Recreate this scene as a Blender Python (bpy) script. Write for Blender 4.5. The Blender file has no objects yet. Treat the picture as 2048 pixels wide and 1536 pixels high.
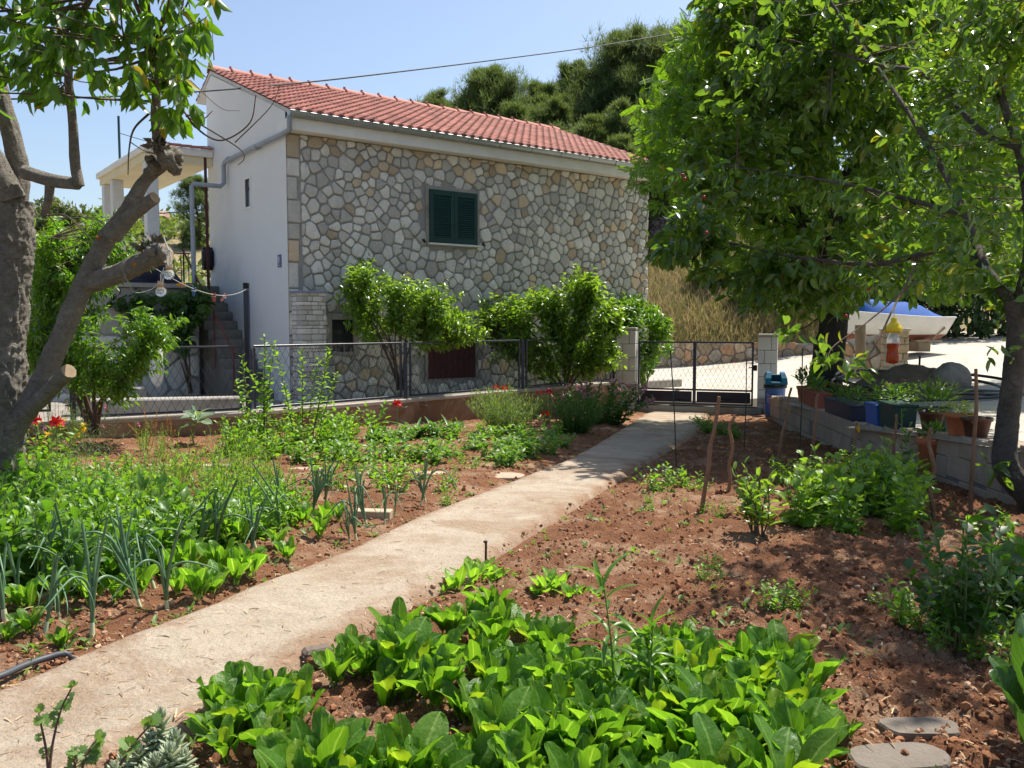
import bpy, math, random
import numpy as np
from mathutils import Vector, Matrix
R = math.radians
rng = np.random.default_rng(7)
random.seed(7)
scene = bpy.context.scene
col = scene.collection
pi = math.pi

# ------------------------------------------------------------------ camera
F = 1720.0; ZC = 1.16; TH = R(4.09)
cd = bpy.data.cameras.new("camera"); cam = bpy.data.objects.new("camera", cd); col.objects.link(cam)
cd.sensor_width = 36; cd.lens = F/2048*36; cd.clip_start = .05; cd.clip_end = 2000
cam.location = (0, 0, ZC); cam.rotation_euler = (pi/2-TH, 0, 0)
scene.camera = cam
def ray(px, py):
    a = (px-1024)/F; b = (768-py)/F
    return np.array([a, math.cos(TH)+b*math.sin(TH), -math.sin(TH)+b*math.cos(TH)])
def P(px, py, Y):
    r = ray(px, py); return np.array([0, 0, ZC])+r*(Y/r[1])
GK = .041
def zg(x, y): return -GK*(.334*x+.943*y)
def G(px, py):
    r = ray(px, py); t = ZC/(-r[2]-GK*(.334*r[0]+.943*r[1]))
    return np.array([0, 0, ZC])+r*t
def PX(x, y, Y):  # world point at depth y whose picture column is x
    return (x-1024)/F*(Y/1.0)

# ------------------------------------------------------------------ noise
def _hash(ix, iy, seed):
    h = (ix.astype(np.int64)*374761393+iy.astype(np.int64)*668265263+seed*1442695041) & 0x7fffffff
    h = (h ^ (h >> 13))*1274126177 & 0x7fffffff
    return ((h ^ (h >> 16)) & 0xffff)/65535.0
def vnoise(x, y, s=1.0, seed=0):
    x = np.asarray(x, float)*s; y = np.asarray(y, float)*s
    ix = np.floor(x); iy = np.floor(y); fx = x-ix; fy = y-iy
    fx = fx*fx*(3-2*fx); fy = fy*fy*(3-2*fy)
    a = _hash(ix, iy, seed); b = _hash(ix+1, iy, seed); c = _hash(ix, iy+1, seed); d = _hash(ix+1, iy+1, seed)
    return (a*(1-fx)+b*fx)*(1-fy)+(c*(1-fx)+d*fx)*fy
def fbm(x, y, s=1.0, o=4, seed=0):
    t = 0; a = .5
    for i in range(o):
        t = t+a*vnoise(x, y, s*2**i, seed+i*17); a *= .5
    return t

# ------------------------------------------------------------------ mesh collector
class Geo:
    def __init__(s): s.v = []; s.l = []; s.n = []; s.uv = []; s.m = []; s.sm = []; s.k = 0
    def add(s, v, faces, uv=None, mat=0, smooth=True):
        v = np.asarray(v, float).reshape(-1, 3); f = [np.asarray(q, int) for q in faces]
        if not len(f): return
        lens = np.array([len(q) for q in f]); idx = np.concatenate(f)
        s.v.append(v); s.l.append(idx+s.k); s.n.append(lens)
        s.uv.append(np.zeros((len(idx), 2)) if uv is None else np.asarray(uv, float)[idx])
        s.m.append(np.full(len(f), mat)); s.sm.append(np.full(len(f), smooth)); s.k += len(v)
    def grid(s, v, nu, nv, uv=None, mat=0, smooth=True):  # v: nv rows of nu
        a = np.arange(nu*nv).reshape(nv, nu)
        f = np.stack([a[:-1, :-1], a[:-1, 1:], a[1:, 1:], a[1:, :-1]], -1).reshape(-1, 4)
        s.quads(v, f, uv, mat, smooth)
    def quads(s, v, f, uv=None, mat=0, smooth=True):
        v = np.asarray(v, float).reshape(-1, 3); f = np.asarray(f, int); w = f.shape[1]
        s.v.append(v); s.l.append(f.ravel()+s.k); s.n.append(np.full(len(f), w))
        s.uv.append(np.zeros((f.size, 2)) if uv is None else np.asarray(uv, float)[f.ravel()])
        s.m.append(np.full(len(f), mat)); s.sm.append(np.full(len(f), smooth)); s.k += len(v)
    def bulk(s, t, M, T, mat=0, smooth=True):  # template t=(verts,quads,uv); M (N,3,3); T (N,3)
        v, f, uv = t; N = len(T)
        if N == 0: return
        V = np.einsum('nij,kj->nki', M, v)+T[:, None, :]
        FF = (f[None]+(np.arange(N)*len(v))[:, None, None]).reshape(-1, f.shape[1])
        s.quads(V.reshape(-1, 3), FF, np.tile(uv, (N, 1)), mat, smooth)
    def box(s, lo, hi, mat=0, bev=0.0, M=None, T=None):
        lo = np.asarray(lo, float); hi = np.asarray(hi, float)
        b = min(bev, .45*min(hi-lo))
        if b <= 0:
            v = np.array([[x, y, z] for z in (lo[2], hi[2]) for y in (lo[1], hi[1]) for x in (lo[0], hi[0])])
            f = [[0, 2, 3, 1], [4, 5, 7, 6], [0, 1, 5, 4], [2, 6, 7, 3], [0, 4, 6, 2], [1, 3, 7, 5]]
        else:
            c = (lo+hi)/2; h = (hi-lo)/2; v = []; idx = {}
            for sx in (-1, 1):
                for sy in (-1, 1):
                    for sz in (-1, 1):
                        S = np.array([sx, sy, sz])
                        for a in range(3):
                            o = h-b; o[a] = h[a]; idx[(sx, sy, sz, a)] = len(v); v.append(c+S*o)
            f = []
            I = lambda x, y, z, a: idx[(x, y, z, a)]
            for sg in (-1, 1):
                f.append([I(sg, -1, -1, 0), I(sg, 1, -1, 0), I(sg, 1, 1, 0), I(sg, -1, 1, 0)])
                f.append([I(-1, sg, -1, 1), I(1, sg, -1, 1), I(1, sg, 1, 1), I(-1, sg, 1, 1)])
                f.append([I(-1, -1, sg, 2), I(1, -1, sg, 2), I(1, 1, sg, 2), I(-1, 1, sg, 2)])
            for p in (-1, 1):
                for q in (-1, 1):
                    f.append([I(p, q, -1, 0), I(p, q, 1, 0), I(p, q, 1, 1), I(p, q, -1, 1)])
                    f.append([I(p, -1, q, 0), I(p, 1, q, 0), I(p, 1, q, 2), I(p, -1, q, 2)])
                    f.append([I(-1, p, q, 1), I(1, p, q, 1), I(1, p, q, 2), I(-1, p, q, 2)])
            for sx in (-1, 1):
                for sy in (-1, 1):
                    for sz in (-1, 1): f.append([I(sx, sy, sz, 0), I(sx, sy, sz, 1), I(sx, sy, sz, 2)])
            v = np.array(v)
        if M is not None: v = v@np.asarray(M).T
        if T is not None: v = v+np.asarray(T)
        s.add(v, f, mat=mat, smooth=False)
    def tube(s, pts, r, n=8, mat=0, cap=True, seg=0, rough=0.0, seed=0, flat=1.0, fine=0.0):
        pts = np.asarray(pts, float); r = np.full(len(pts), r) if np.isscalar(r) else np.asarray(r, float)
        if seg: pts, r = spline(pts, r, seg)
        m = len(pts); t = np.gradient(pts, axis=0); t /= np.linalg.norm(t, axis=1)[:, None]+1e-9
        u = np.cross(t[0], [0, 0, 1.]); 
        if np.linalg.norm(u) < 1e-3: u = np.array([1., 0, 0])
        u /= np.linalg.norm(u); U = []
        for i in range(m):
            u = u-t[i]*np.dot(u, t[i]); u /= np.linalg.norm(u)+1e-9; U.append(u)
        U = np.array(U); W = np.cross(t, U)
        a = np.arange(n)*2*pi/n
        rr = r[:, None]*np.ones((1, n))
        if rough:
            L = np.cumsum(np.r_[0, np.linalg.norm(np.diff(pts, axis=0), axis=1)])
            q = .6*fbm(np.cos(a)[None]*2.2+L[:, None]*3+9, np.sin(a)[None]*2.2+L[:, None]*4+9, 1.3, 4, seed)+.4*vnoise(L[:, None]*14, np.sin(a)[None]*3+4*np.cos(a)[None], 1, seed+5)
            rr = rr*(1+rough*(q-.45)*2)
            if fine: fn = fbm(np.cos(a)[None]*7+L[:, None]*2+20, np.sin(a)[None]*7+L[:, None]*22+20, 1.0, 4, seed+3); fv = fbm(np.cos(a)[None]*9+30+0*L[:, None], np.sin(a)[None]*9+L[:, None]*3.0+30, 1.3, 4, seed+9); rr = rr*(1+fine*(fn-.45)+fine*1.2*(np.abs(fv-.47)-.08))
        V = pts[:, None]+rr[..., None]*(U[:, None]*np.cos(a)[None, :, None]+flat*W[:, None]*np.sin(a)[None, :, None])
        b = np.arange(m*n).reshape(m, n); c = np.roll(b, -1, 1)
        f = np.stack([b[:-1], c[:-1], c[1:], b[1:]], -1).reshape(-1, 4)
        LL = np.linspace(0, 1, m)
        uv = np.stack([np.tile(np.arange(n)/n, m), np.repeat(LL, n)], -1)
        s.quads(V.reshape(-1, 3), f, uv, mat, True)
        if cap and n > 2:
            s.add(V[-1], [list(range(n))], uv=np.tile([.5, 1.], (n, 1)), mat=mat if cap is True else cap, smooth=False)
            s.add(V[0], [list(range(n))[::-1]], mat=mat, smooth=False)
    def lathe(s, prof, n=20, c=(0, 0, 0), mat=0, sx=1, sy=1, cap=True):
        prof = np.asarray(prof, float); m = len(prof); a = np.arange(n)*2*pi/n
        V = np.stack([prof[:, :1]*np.cos(a)*sx, prof[:, :1]*np.sin(a)*sy, prof[:, 1:]*np.ones(n)], -1)+np.asarray(c)
        b = np.arange(m*n).reshape(m, n); d = np.roll(b, -1, 1)
        s.quads(V.reshape(-1, 3), np.stack([b[:-1], d[:-1], d[1:], b[1:]], -1).reshape(-1, 4), None, mat, True)
        if cap:
            s.add(V[-1], [list(range(n))], mat=mat, smooth=False); s.add(V[0], [list(range(n))[::-1]], mat=mat, smooth=False)
    def blob(s, c, r, n=10, amp=.2, seed=0, mat=0, smooth=True):
        r = np.ones(3)*r; ph = np.linspace(0, pi, n); th = np.arange(2*n)*pi/n
        X = np.sin(ph)[:, None]*np.cos(th); Y = np.sin(ph)[:, None]*np.sin(th); Z = np.cos(ph)[:, None]*np.ones(2*n)
        q = 1+amp*2*(fbm(X*1.1+Z*.7+5, Y*1.1-Z*.9+5, 1.4, 3, seed)-.45)
        V = np.stack([X*q*r[0], Y*q*r[1], Z*q*r[2]], -1)+np.asarray(c)
        b = np.arange(2*n*n).reshape(n, 2*n); d = np.roll(b, -1, 1)
        s.quads(V.reshape(-1, 3), np.stack([b[:-1], b[1:], d[1:], d[:-1]], -1).reshape(-1, 4), None, mat, smooth)
    def mesh(s, name, mats):
        me = bpy.data.meshes.new(name)
        v = np.concatenate(s.v); l = np.concatenate(s.l); n = np.concatenate(s.n)
        me.vertices.add(len(v)); me.vertices.foreach_set("co", v.astype(np.float32).ravel())
        me.loops.add(len(l)); me.loops.foreach_set("vertex_index", l.astype(np.int32))
        me.polygons.add(len(n)); me.polygons.foreach_set("loop_start", np.r_[0, np.cumsum(n)[:-1]].astype(np.int32))
        me.polygons.foreach_set("material_index", np.concatenate(s.m).astype(np.int32))
        me.polygons.foreach_set("use_smooth", np.concatenate(s.sm))
        uv = me.uv_layers.new(name="UVMap"); uv.data.foreach_set("uv", np.concatenate(s.uv).astype(np.float32).ravel())
        for m in (mats if isinstance(mats, (list, tuple)) else [mats]): me.materials.append(m)
        me.update(calc_edges=True); me.validate()
        return me
    def build(s, name, mats, parent=None, loc=None, rz=0):
        o = bpy.data.objects.new(name, s.mesh(name, mats)); col.objects.link(o)
        if parent is not None: o.parent = parent
        if loc is not None: o.location = [float(q) for q in loc]
        o.rotation_euler = (0, 0, rz)
        return o
def spline(p, r, seg):
    p = np.asarray(p, float); n = len(p)
    if n < 3:
        t = np.linspace(0, 1, seg+1)[:, None]; return p[0]*(1-t)+p[-1]*t, np.interp(t[:, 0], [0, 1], [r[0], r[-1]])
    q = np.vstack([2*p[0]-p[1], p, 2*p[-1]-p[-2]]); out = []; rr = []
    for i in range(n-1):
        a, b, c, d = q[i:i+4]
        for k in range(seg):
            t = k/seg
            out.append(.5*((2*b)+(c-a)*t+(2*a-5*b+4*c-d)*t*t+(3*b-a-3*c+d)*t**3)); rr.append(r[i]*(1-t)+r[i+1]*t)
    out.append(p[-1]); rr.append(r[-1])
    return np.array(out), np.array(rr)

def tag(o, label=None, cat=None, group=None, kind=None):
    if label: o['label'] = label
    if cat: o['category'] = cat
    if group: o['group'] = group
    if kind: o['kind'] = kind
    return o
def thing(name, label, cat, loc=(0, 0, 0), rz=0, group=None):
    o = bpy.data.objects.new(name, None); col.objects.link(o); o.empty_display_size = .2
    o.location = [float(q) for q in loc]; o.rotation_euler = (0, 0, rz)
    return tag(o, label, cat, group)
def dup(root, loc, rz=0, sc=1.0, label=None, group=None, rx=0, ry=0):
    r = root.copy(); col.objects.link(r); r.location = [float(q) for q in loc]; r.rotation_euler = (rx, ry, rz)
    r.scale = (sc, sc, sc) if np.isscalar(sc) else sc
    if label: r['label'] = label
    if group: r['group'] = group
    for ch in list(root.children):
        c = ch.copy(); col.objects.link(c); c.parent = r
        for g in ch.children:
            d = g.copy(); col.objects.link(d); d.parent = c
    return r

# ------------------------------------------------------------------ materials
def _mix(nt, f, a, b, typ='MIX'):
    m = nt.nodes.new('ShaderNodeMix'); m.data_type = 'RGBA'; m.blend_type = typ
    for s, x in ((m.inputs[0], f), (m.inputs[6], a), (m.inputs[7], b)):
        if hasattr(x, 'is_output'): nt.links.new(x, s)
        elif isinstance(x, (int, float)): s.default_value = x
        else: s.default_value = (*x, 1)
    return m.outputs[2]
def _math(nt, op, a, b=0.0, c=None, clamp=False):
    m = nt.nodes.new('ShaderNodeMath'); m.operation = op; m.use_clamp = clamp
    for i, x in enumerate((a, b, c)):
        if x is None: continue
        if hasattr(x, 'is_output'): nt.links.new(x, m.inputs[i])
        else: m.inputs[i].default_value = x
    return m.outputs[0]
def _noise(nt, vec, scale, detail=5, rough=.6, dist=0):
    n = nt.nodes.new('ShaderNodeTexNoise'); n.inputs['Scale'].default_value = scale; n.inputs['Detail'].default_value = detail
    n.inputs['Roughness'].default_value = rough; n.inputs['Distortion'].default_value = dist
    if vec is not None: nt.links.new(vec, n.inputs['Vector'])
    return n.outputs[0]
def _ramp(nt, f, lo, hi):
    m = nt.nodes.new('ShaderNodeMapRange'); m.inputs[1].default_value = lo; m.inputs[2].default_value = hi
    nt.links.new(f, m.inputs[0]); return m.outputs[0]
def _new(name):
    m = bpy.data.materials.new(name); m.use_nodes = True; nt = m.node_tree
    b = nt.nodes['Principled BSDF']; tc = nt.nodes.new('ShaderNodeTexCoord')
    return m, nt, b, tc
def _bump(nt, b, h, dist, strength=1.0):
    n = nt.nodes.new('ShaderNodeBump'); n.inputs['Strength'].default_value = strength; n.inputs['Distance'].default_value = dist
    nt.links.new(h, n.inputs['Height']); nt.links.new(n.outputs[0], b.inputs['Normal'])
def mat(name, c1, c2=None, c3=None, rough=.75, scale=4, bump=0, bscale=60, metal=0, spec=.35, island=0, squash=None, stain=.55, grain=0, gs=70):
    m, nt, b, tc = _new(name); v = tc.outputs['Object']
    if squash:
        mp = nt.nodes.new('ShaderNodeMapping'); mp.inputs['Scale'].default_value = squash; nt.links.new(v, mp.inputs[0]); v = mp.outputs[0]
    c2 = c2 or tuple(x*.72 for x in c1)
    c = _mix(nt, _ramp(nt, _noise(nt, v, scale, 7, .65), .35, .68), c1, c2)
    if c3: c = _mix(nt, _ramp(nt, _noise(nt, v, scale*.37, 6, .7, .6), stain, stain+.13), c, c3)
    if island:
        g = nt.nodes.new('ShaderNodeNewGeometry'); h = nt.nodes.new('ShaderNodeHueSaturation')
        nt.links.new(_math(nt, 'MULTIPLY_ADD', g.outputs['Random Per Island'], island*2, 1-island), h.inputs['Value']); nt.links.new(c, h.inputs['Color']); c = h.outputs[0]
    if grain:
        h = nt.nodes.new('ShaderNodeHueSaturation'); gn = _math(nt, 'ADD', _ramp(nt, _noise(nt, v, gs, 6, .75), .3, .7), _ramp(nt, _noise(nt, v, gs*.22, 5, .7), .3, .7))
        nt.links.new(_math(nt, 'MULTIPLY_ADD', gn, grain, 1-grain), h.inputs['Value']); nt.links.new(c, h.inputs['Color']); c = h.outputs[0]
    nt.links.new(c, b.inputs['Base Color'])
    b.inputs['Roughness'].default_value = rough; b.inputs['Metallic'].default_value = metal; b.inputs['Specular IOR Level'].default_value = spec
    if bump: _bump(nt, b, _noise(nt, v, bscale, 8, .65), bump)
    return m
def leafmat(name, c1, c2, tc_=None, rough=.4, trans=.4, vein=None, spec=.5, c3=None, p3=.06):
    m, nt, b, tc = _new(name); g = nt.nodes.new('ShaderNodeNewGeometry'); rnd = g.outputs['Random Per Island']
    c = _mix(nt, rnd, c1, c2)
    if c3: c = _mix(nt, _math(nt, 'GREATER_THAN', _math(nt, 'FRACT', _math(nt, 'MULTIPLY', rnd, 37.7)), 1-p3), c, c3)
    n = _ramp(nt, _noise(nt, tc.outputs['Object'], 9, 4), .3, .7)
    c = _mix(nt, _math(nt, 'MULTIPLY', n, .35), c, tuple(x*.55 for x in c1))
    if vein:
        s = nt.nodes.new('ShaderNodeSeparateXYZ'); nt.links.new(tc.outputs['UV'], s.inputs[0])
        au = _math(nt, 'ABSOLUTE', s.outputs[0])
        mid = _math(nt, 'LESS_THAN', au, .09)
        w = _math(nt, 'FRACT', _math(nt, 'SUBTRACT', _math(nt, 'MULTIPLY', s.outputs[1], 7.0), _math(nt, 'MULTIPLY', au, 2.2)))
        side = _math(nt, 'MULTIPLY', _math(nt, 'LESS_THAN', w, .09), .34)
        stalk = _math(nt, 'LESS_THAN', s.outputs[1], vein[1])
        vf = _math(nt, 'MAXIMUM', _math(nt, 'MAXIMUM', _math(nt, 'MULTIPLY', mid, .7), side), stalk)
        c = _mix(nt, vf, c, vein[0])
        bh = _math(nt, 'ADD', _noise(nt, tc.outputs['Object'], 52, 3), _math(nt, 'MULTIPLY', side, -1.6))
        _bump(nt, b, bh, .0045)
    nt.links.new(c, b.inputs['Base Color']); b.inputs['Roughness'].default_value = rough; b.inputs['Specular IOR Level'].default_value = spec
    t = nt.nodes.new('ShaderNodeBsdfTranslucent')
    nt.links.new(_mix(nt, 1.0, c, tc_ or (2.6, 2.5, .9), 'MULTIPLY'), t.inputs[0])
    x = nt.nodes.new('ShaderNodeMixShader'); x.inputs[0].default_value = trans
    out = nt.nodes['Material Output']
    nt.links.new(b.outputs[0], x.inputs[1]); nt.links.new(t.outputs[0], x.inputs[2]); nt.links.new(x.outputs[0], out.inputs[0])
    return m

def barkmat(name, c1, c2, c3, zs=1.5, d=.07):
    m, nt, b, tc = _new(name); mp = nt.nodes.new('ShaderNodeMapping'); mp.inputs['Scale'].default_value = (1, 1, zs); nt.links.new(tc.outputs['Object'], mp.inputs[0]); v = mp.outputs[0]
    n1 = _noise(nt, v, 11, 10, .8, .5); n2 = _noise(nt, tc.outputs['Object'], 5, 8, .7); n3 = _noise(nt, v, 60, 8, .8)
    vo = nt.nodes.new('ShaderNodeTexVoronoi'); vo.feature = 'DISTANCE_TO_EDGE'; vo.inputs['Scale'].default_value = 13; nt.links.new(v, vo.inputs['Vector'])
    cr = _math(nt, 'MULTIPLY', _ramp(nt, vo.outputs['Distance'], 0, .10), _ramp(nt, n2, .3, .6), clamp=True)
    c = _mix(nt, _ramp(nt, n1, .38, .62), c2, c1); c = _mix(nt, _math(nt, 'MULTIPLY', _ramp(nt, n3, .60, .40), .38, clamp=True), c, tuple(x*.45 for x in c2)); c = _mix(nt, _ramp(nt, n2, .56, .70), c, c3); c = _mix(nt, _math(nt, 'MULTIPLY_ADD', cr, -.22, .22), c, tuple(x*.35 for x in c2))
    nt.links.new(c, b.inputs['Base Color']); b.inputs['Roughness'].default_value = .95; b.inputs['Specular IOR Level'].default_value = .2
    h = _math(nt, 'ADD', _math(nt, 'ADD', n1, _math(nt, 'MULTIPLY', cr, .15)), _math(nt, 'MULTIPLY', n3, .9)); _bump(nt, b, h, d); return m
# ------------------------------------------------------------------ leaf templates (length +Y, normal +Z)
def leaf_t(n=4, w=.4, fold=.12, curl=.25, peak=.4, stalk=0.0, wave=0.0, cols=3, seed=0, tipw=0.0, tp=.55):
    u = np.linspace(-1, 1, cols); t = np.linspace(0, 1, n+1); V = []; UV = []
    for y in t:
        if y < stalk: hw = .022+.02*(1-y/max(stalk, .01)); q = 0
        else:
            q = (y-stalk)/(1-stalk); hw = w/2*max((q**peak)*((1-q)**tp)*1.75, tipw if q < .99 else 0)
            if stalk and q < .02: hw = .03
        for a in u:
            z = -curl*y*y+fold*abs(a)*hw*2+wave*math.sin(9*y+seed+2.4*a*seed)*abs(a)*(1 if y >= stalk else 0)
            V.append([a*hw, y*(1-.25*curl*curl*y), z]); UV.append([a, y])
    k = np.arange(cols*(n+1)).reshape(n+1, cols)
    f = np.stack([k[:-1, :-1], k[:-1, 1:], k[1:, 1:], k[1:, :-1]], -1).reshape(-1, 4)
    return np.array(V), f, np.array(UV)
def chard_t(w, fold, curl, wave, stalk, seed, cols=7, nb=9, hf=13):
    r = np.random.default_rng(seed); u = np.linspace(-1, 1, cols); V = []; UV = []
    rows = [(y, 0) for y in np.linspace(0, stalk*.9, 3)]+[(None, q) for q in (1-np.cos(np.linspace(.06, 1, nb)*pi))/2]
    p = r.uniform(0, 6, 3); bend = r.normal(0, .08); tw = r.normal(0, .35)
    for y, q in rows:
        if y is None: y = stalk+(1-stalk)*q; hw = max(w/2*2.05*(q**.52)*((1-q)**.42), .018); bl = 1
        else: hw = .026-.010*y/stalk; bl = 0
        for a in u:
            z = -curl*y**2.2+(.5*y*(1-y)*curl)+bl*(fold*abs(a)**1.5*hw*2+wave*abs(a)**1.6*math.sin(hf*y+p[0]+(2.2 if a > 0 else 0))+.35*wave*math.sin(26*y+p[1]+a*3))+tw*y*a*hw
            V.append([a*hw*(1+.06*bl*math.sin(17*y+p[2]+(1 if a > 0 else 0)))+bend*y*y, y, z]); UV.append([a, y])
    k = np.arange(cols*len(rows)).reshape(len(rows), cols)
    return np.array(V), np.stack([k[:-1, :-1], k[:-1, 1:], k[1:, 1:], k[1:, :-1]], -1).reshape(-1, 4), np.array(UV)
LEAF = leaf_t(4, .42, .25, .22, .45)
LEAF_ROUND = leaf_t(3, .62, .2, .2, .5)
LEAF_NARROW = leaf_t(4, .2, .25, .35, .6)
BLADE = leaf_t(2, .07, .3, .3, .15)
LEAF_FAR = (np.array([[0, 0, 0], [-.24, .45, .06], [0, 1, -.08], [.24, .45, .06.__float__()]]), np.array([[0, 1, 2, 3]]), np.array([[0, 0], [-1, .5], [0, 1], [1, .5]]))
def norm(v): return v/(np.linalg.norm(v, axis=-1, keepdims=True)+1e-9)
def frames(d, up, sc):
    """orientation matrices for leaves pointing along d with their face towards up"""
    d = norm(np.asarray(d, float)); up = np.broadcast_to(np.asarray(up, float), d.shape)
    x = norm(np.cross(d, up)); z = np.cross(x, d); sc = np.broadcast_to(np.asarray(sc, float), (len(d),))
    return np.stack([x, d, z], -1)*sc[:, None, None]
def rdir(n, r=rng): return norm(r.normal(size=(n, 3)))
# ------------------------------------------------------------------ light and sky
SUN_AZ, SUN_EL = R(47), R(62)
sv = Vector((math.sin(SUN_AZ)*math.cos(SUN_EL), math.cos(SUN_AZ)*math.cos(SUN_EL), math.sin(SUN_EL)))
ld = bpy.data.lights.new("sun", 'SUN'); ld.energy = 5.0; ld.angle = R(.53); ld.color = (1, .94, .84)
lo = bpy.data.objects.new("sun", ld); col.objects.link(lo); lo.rotation_euler = sv.to_track_quat('Z', 'Y').to_euler(); lo.location = (5, 5, 20)
w = bpy.data.worlds.new("World"); scene.world = w; w.use_nodes = True
wn = w.node_tree; bg = wn.nodes['Background']; sk = wn.nodes.new('ShaderNodeTexSky')
sk.sky_type = 'NISHITA'; sk.sun_disc = False; sk.sun_elevation = SUN_EL; sk.sun_rotation = SUN_AZ
sk.air_density = 1.0; sk.dust_density = 1.9; sk.ozone_density = 1.3; sk.altitude = 50
wn.links.new(sk.outputs[0], bg.inputs[0]); bg.inputs[1].default_value = .115
scene.view_settings.view_transform = 'Standard'; scene.view_settings.look = 'None'; scene.view_settings.exposure = .70; scene.view_settings.gamma = 1
cy = scene.cycles; scene.render.engine = 'CYCLES'
cy.use_denoising = True; cy.max_bounces = 7; cy.diffuse_bounces = 3; cy.glossy_bounces = 2; cy.transmission_bounces = 4; cy.transparent_max_bounces = 6
cy.sample_clamp_indirect = 6

# ------------------------------------------------------------------ ground shapes
POLY = np.array([(-9.5, 9.0), (-5.55, 11.0), (-3.71, 12.07), (2.25, 18.36), (2.72, 18.45), (5.02, 17.65), (5.2, 17.3), (4.5, 14), (4.14, 10.3), (4.05, 8.18), (4.0, 5.5), (4.0, -4), (-9.5, -4)])
def inside(x, y, poly):
    c = np.zeros(np.shape(x), bool); j = len(poly)-1
    for i in range(len(poly)):
        xi, yi = poly[i]; xj, yj = poly[j]
        c ^= ((yi > y) != (yj > y)) & (x < (xj-xi)*(y-yi)/(yj-yi+1e-12)+xi); j = i
    return c
CP = np.array([(4.2, 5.5, .2), (4.2, 8, .08), (4.4, 10.3, -.08), (4.8, 14, -.1), (5.5, 17.3, -.35), (3.9, 19, -.55), (2.7, 19.4, -.55), (1, 20, -.5), (3.5, 27, -.3), (7, 27, -.05),
    (11.6, 24, .39), (8, 14, .1), (8, 8, .2), (14, 14, .4), (14, 24, .5), (17, 32, .8), (10, 30, .4), (-4, 14, -.24), (-6, 16, -.24), (-9, 12, -.22), (-4.8, 12, -.24), (0, 17, -.27), (-12, 20, -.1), (-12, 27, 0), (-4, 28, -.2), (20, 10, .5), (20, 24, .7), (-20, 15, 0)])
_d = np.linalg.norm(CP[:, None, :2]-CP[None, :, :2], axis=-1)
_U = lambda d: np.where(d > 0, d*d*np.log(d+1e-9), 0)
_n = len(CP); _A = np.zeros((_n+3, _n+3)); _A[:_n, :_n] = _U(_d)+np.eye(_n)*.02; _A[:_n, _n] = 1; _A[:_n, _n+1:] = CP[:, :2]; _A[_n:, :_n] = _A[:_n, _n:].T
_W = np.linalg.solve(_A, np.r_[CP[:, 2], 0, 0, 0])
def sstep(a, b, x): t = np.clip((x-a)/(b-a), 0, 1); return t*t*(3-2*t)
def zt(x, y):
    x = np.asarray(x, float); y = np.asarray(y, float); sh = x.shape
    X = np.clip(x.ravel(), -20, 20); Y = np.clip(y.ravel(), -2, 32)
    d = np.hypot(X[:, None]-CP[None, :, 0], Y[:, None]-CP[None, :, 1])
    b = (_U(d)@_W[:_n]+_W[_n]+_W[_n+1]*X+_W[_n+2]*Y).reshape(sh)
    b = np.clip(b, -.7, 1.0)
    s = .62*sstep(-9, 2, x)*(1-.5*sstep(16, 40, x))+.50*(1-sstep(-9, 2, x))
    dd = np.clip(y-27.6-1.2*sstep(10, 16, x)*3, 0, None)
    h = s*18*(1-np.exp(-dd/18))*1.0
    h = h*(1+.12*(fbm(x, y, .12, 3, 3)-.45)*sstep(1, 8, dd))+.25*sstep(.2, 1.2, dd)*sstep(1.5, 2.5, x)*(1-sstep(9, 10, x))
    return b+h

# far sheet, yard, drive and hillside: one continuous sheet, cut into objects by what covers it
def axis(fine, step, lim, g=1.18):
    a = list(np.arange(fine[0], fine[1]+1e-6, step)); s = step
    while a[-1] < lim[1]: s *= g; a.append(a[-1]+s)
    s = step
    while a[0] > lim[0]: s *= g; a.insert(0, a[0]-s)
    return np.array(a)
ax = axis((-14, 20), .3, (-500, 500)); ay = axis((-2, 46), .3, (-300, 700))
XX, YY = np.meshgrid(ax, ay); ZZ = zt(XX, YY)
hill = (YY > 27.5+3.6*sstep(10, 16, XX)); ZZ = ZZ+np.where(hill, .12*(fbm(XX, YY, 1.2, 3, 8)-.4), .02*(fbm(XX, YY, .8, 3, 4)-.45))
cx = (XX[:-1, :-1]+XX[1:, 1:])/2; cy_ = (YY[:-1, :-1]+YY[1:, 1:])/2
gar = inside(cx, cy_, POLY); hl = hill[:-1, :-1] | (np.abs(cx) > 24) | (cx < -12)
drv = (~hl) & ((cx > 3.9) | ((cy_ > 18.2) & (cx > 1.6+.28*(cy_-18))))
k = np.arange(XX.size).reshape(XX.shape)
Q = np.stack([k[:-1, :-1], k[:-1, 1:], k[1:, 1:], k[1:, :-1]], -1)
V3 = np.stack([XX, YY, ZZ], -1).reshape(-1, 3)
m_conc = mat('drive_concrete', (.47, .43, .37), (.38, .34, .28), (.30, .24, .17), rough=.9, scale=1.3, bump=.006, bscale=45, grain=.15, gs=12)
m_yard = mat('yard_gravel', (.34, .31, .27), (.24, .21, .18), rough=.95, scale=14, bump=.02, bscale=40)
m_hill = mat('hill_earth', (.33, .27, .15), (.24, .20, .10), (.14, .15, .06), rough=1, scale=2.5, bump=.05, bscale=18)
for nm, mk, mt in (('driveway', drv & ~gar, m_conc), ('yard_ground', ~drv & ~hl & ~gar, m_yard), ('hillside', hl & ~gar, m_hill)):
    g = Geo(); f = Q[mk]; used = np.unique(f); re = np.full(XX.size, -1); re[used] = np.arange(len(used))
    g.quads(V3[used], re[f]); tag(g.build(nm, mt), kind='structure')

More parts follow.
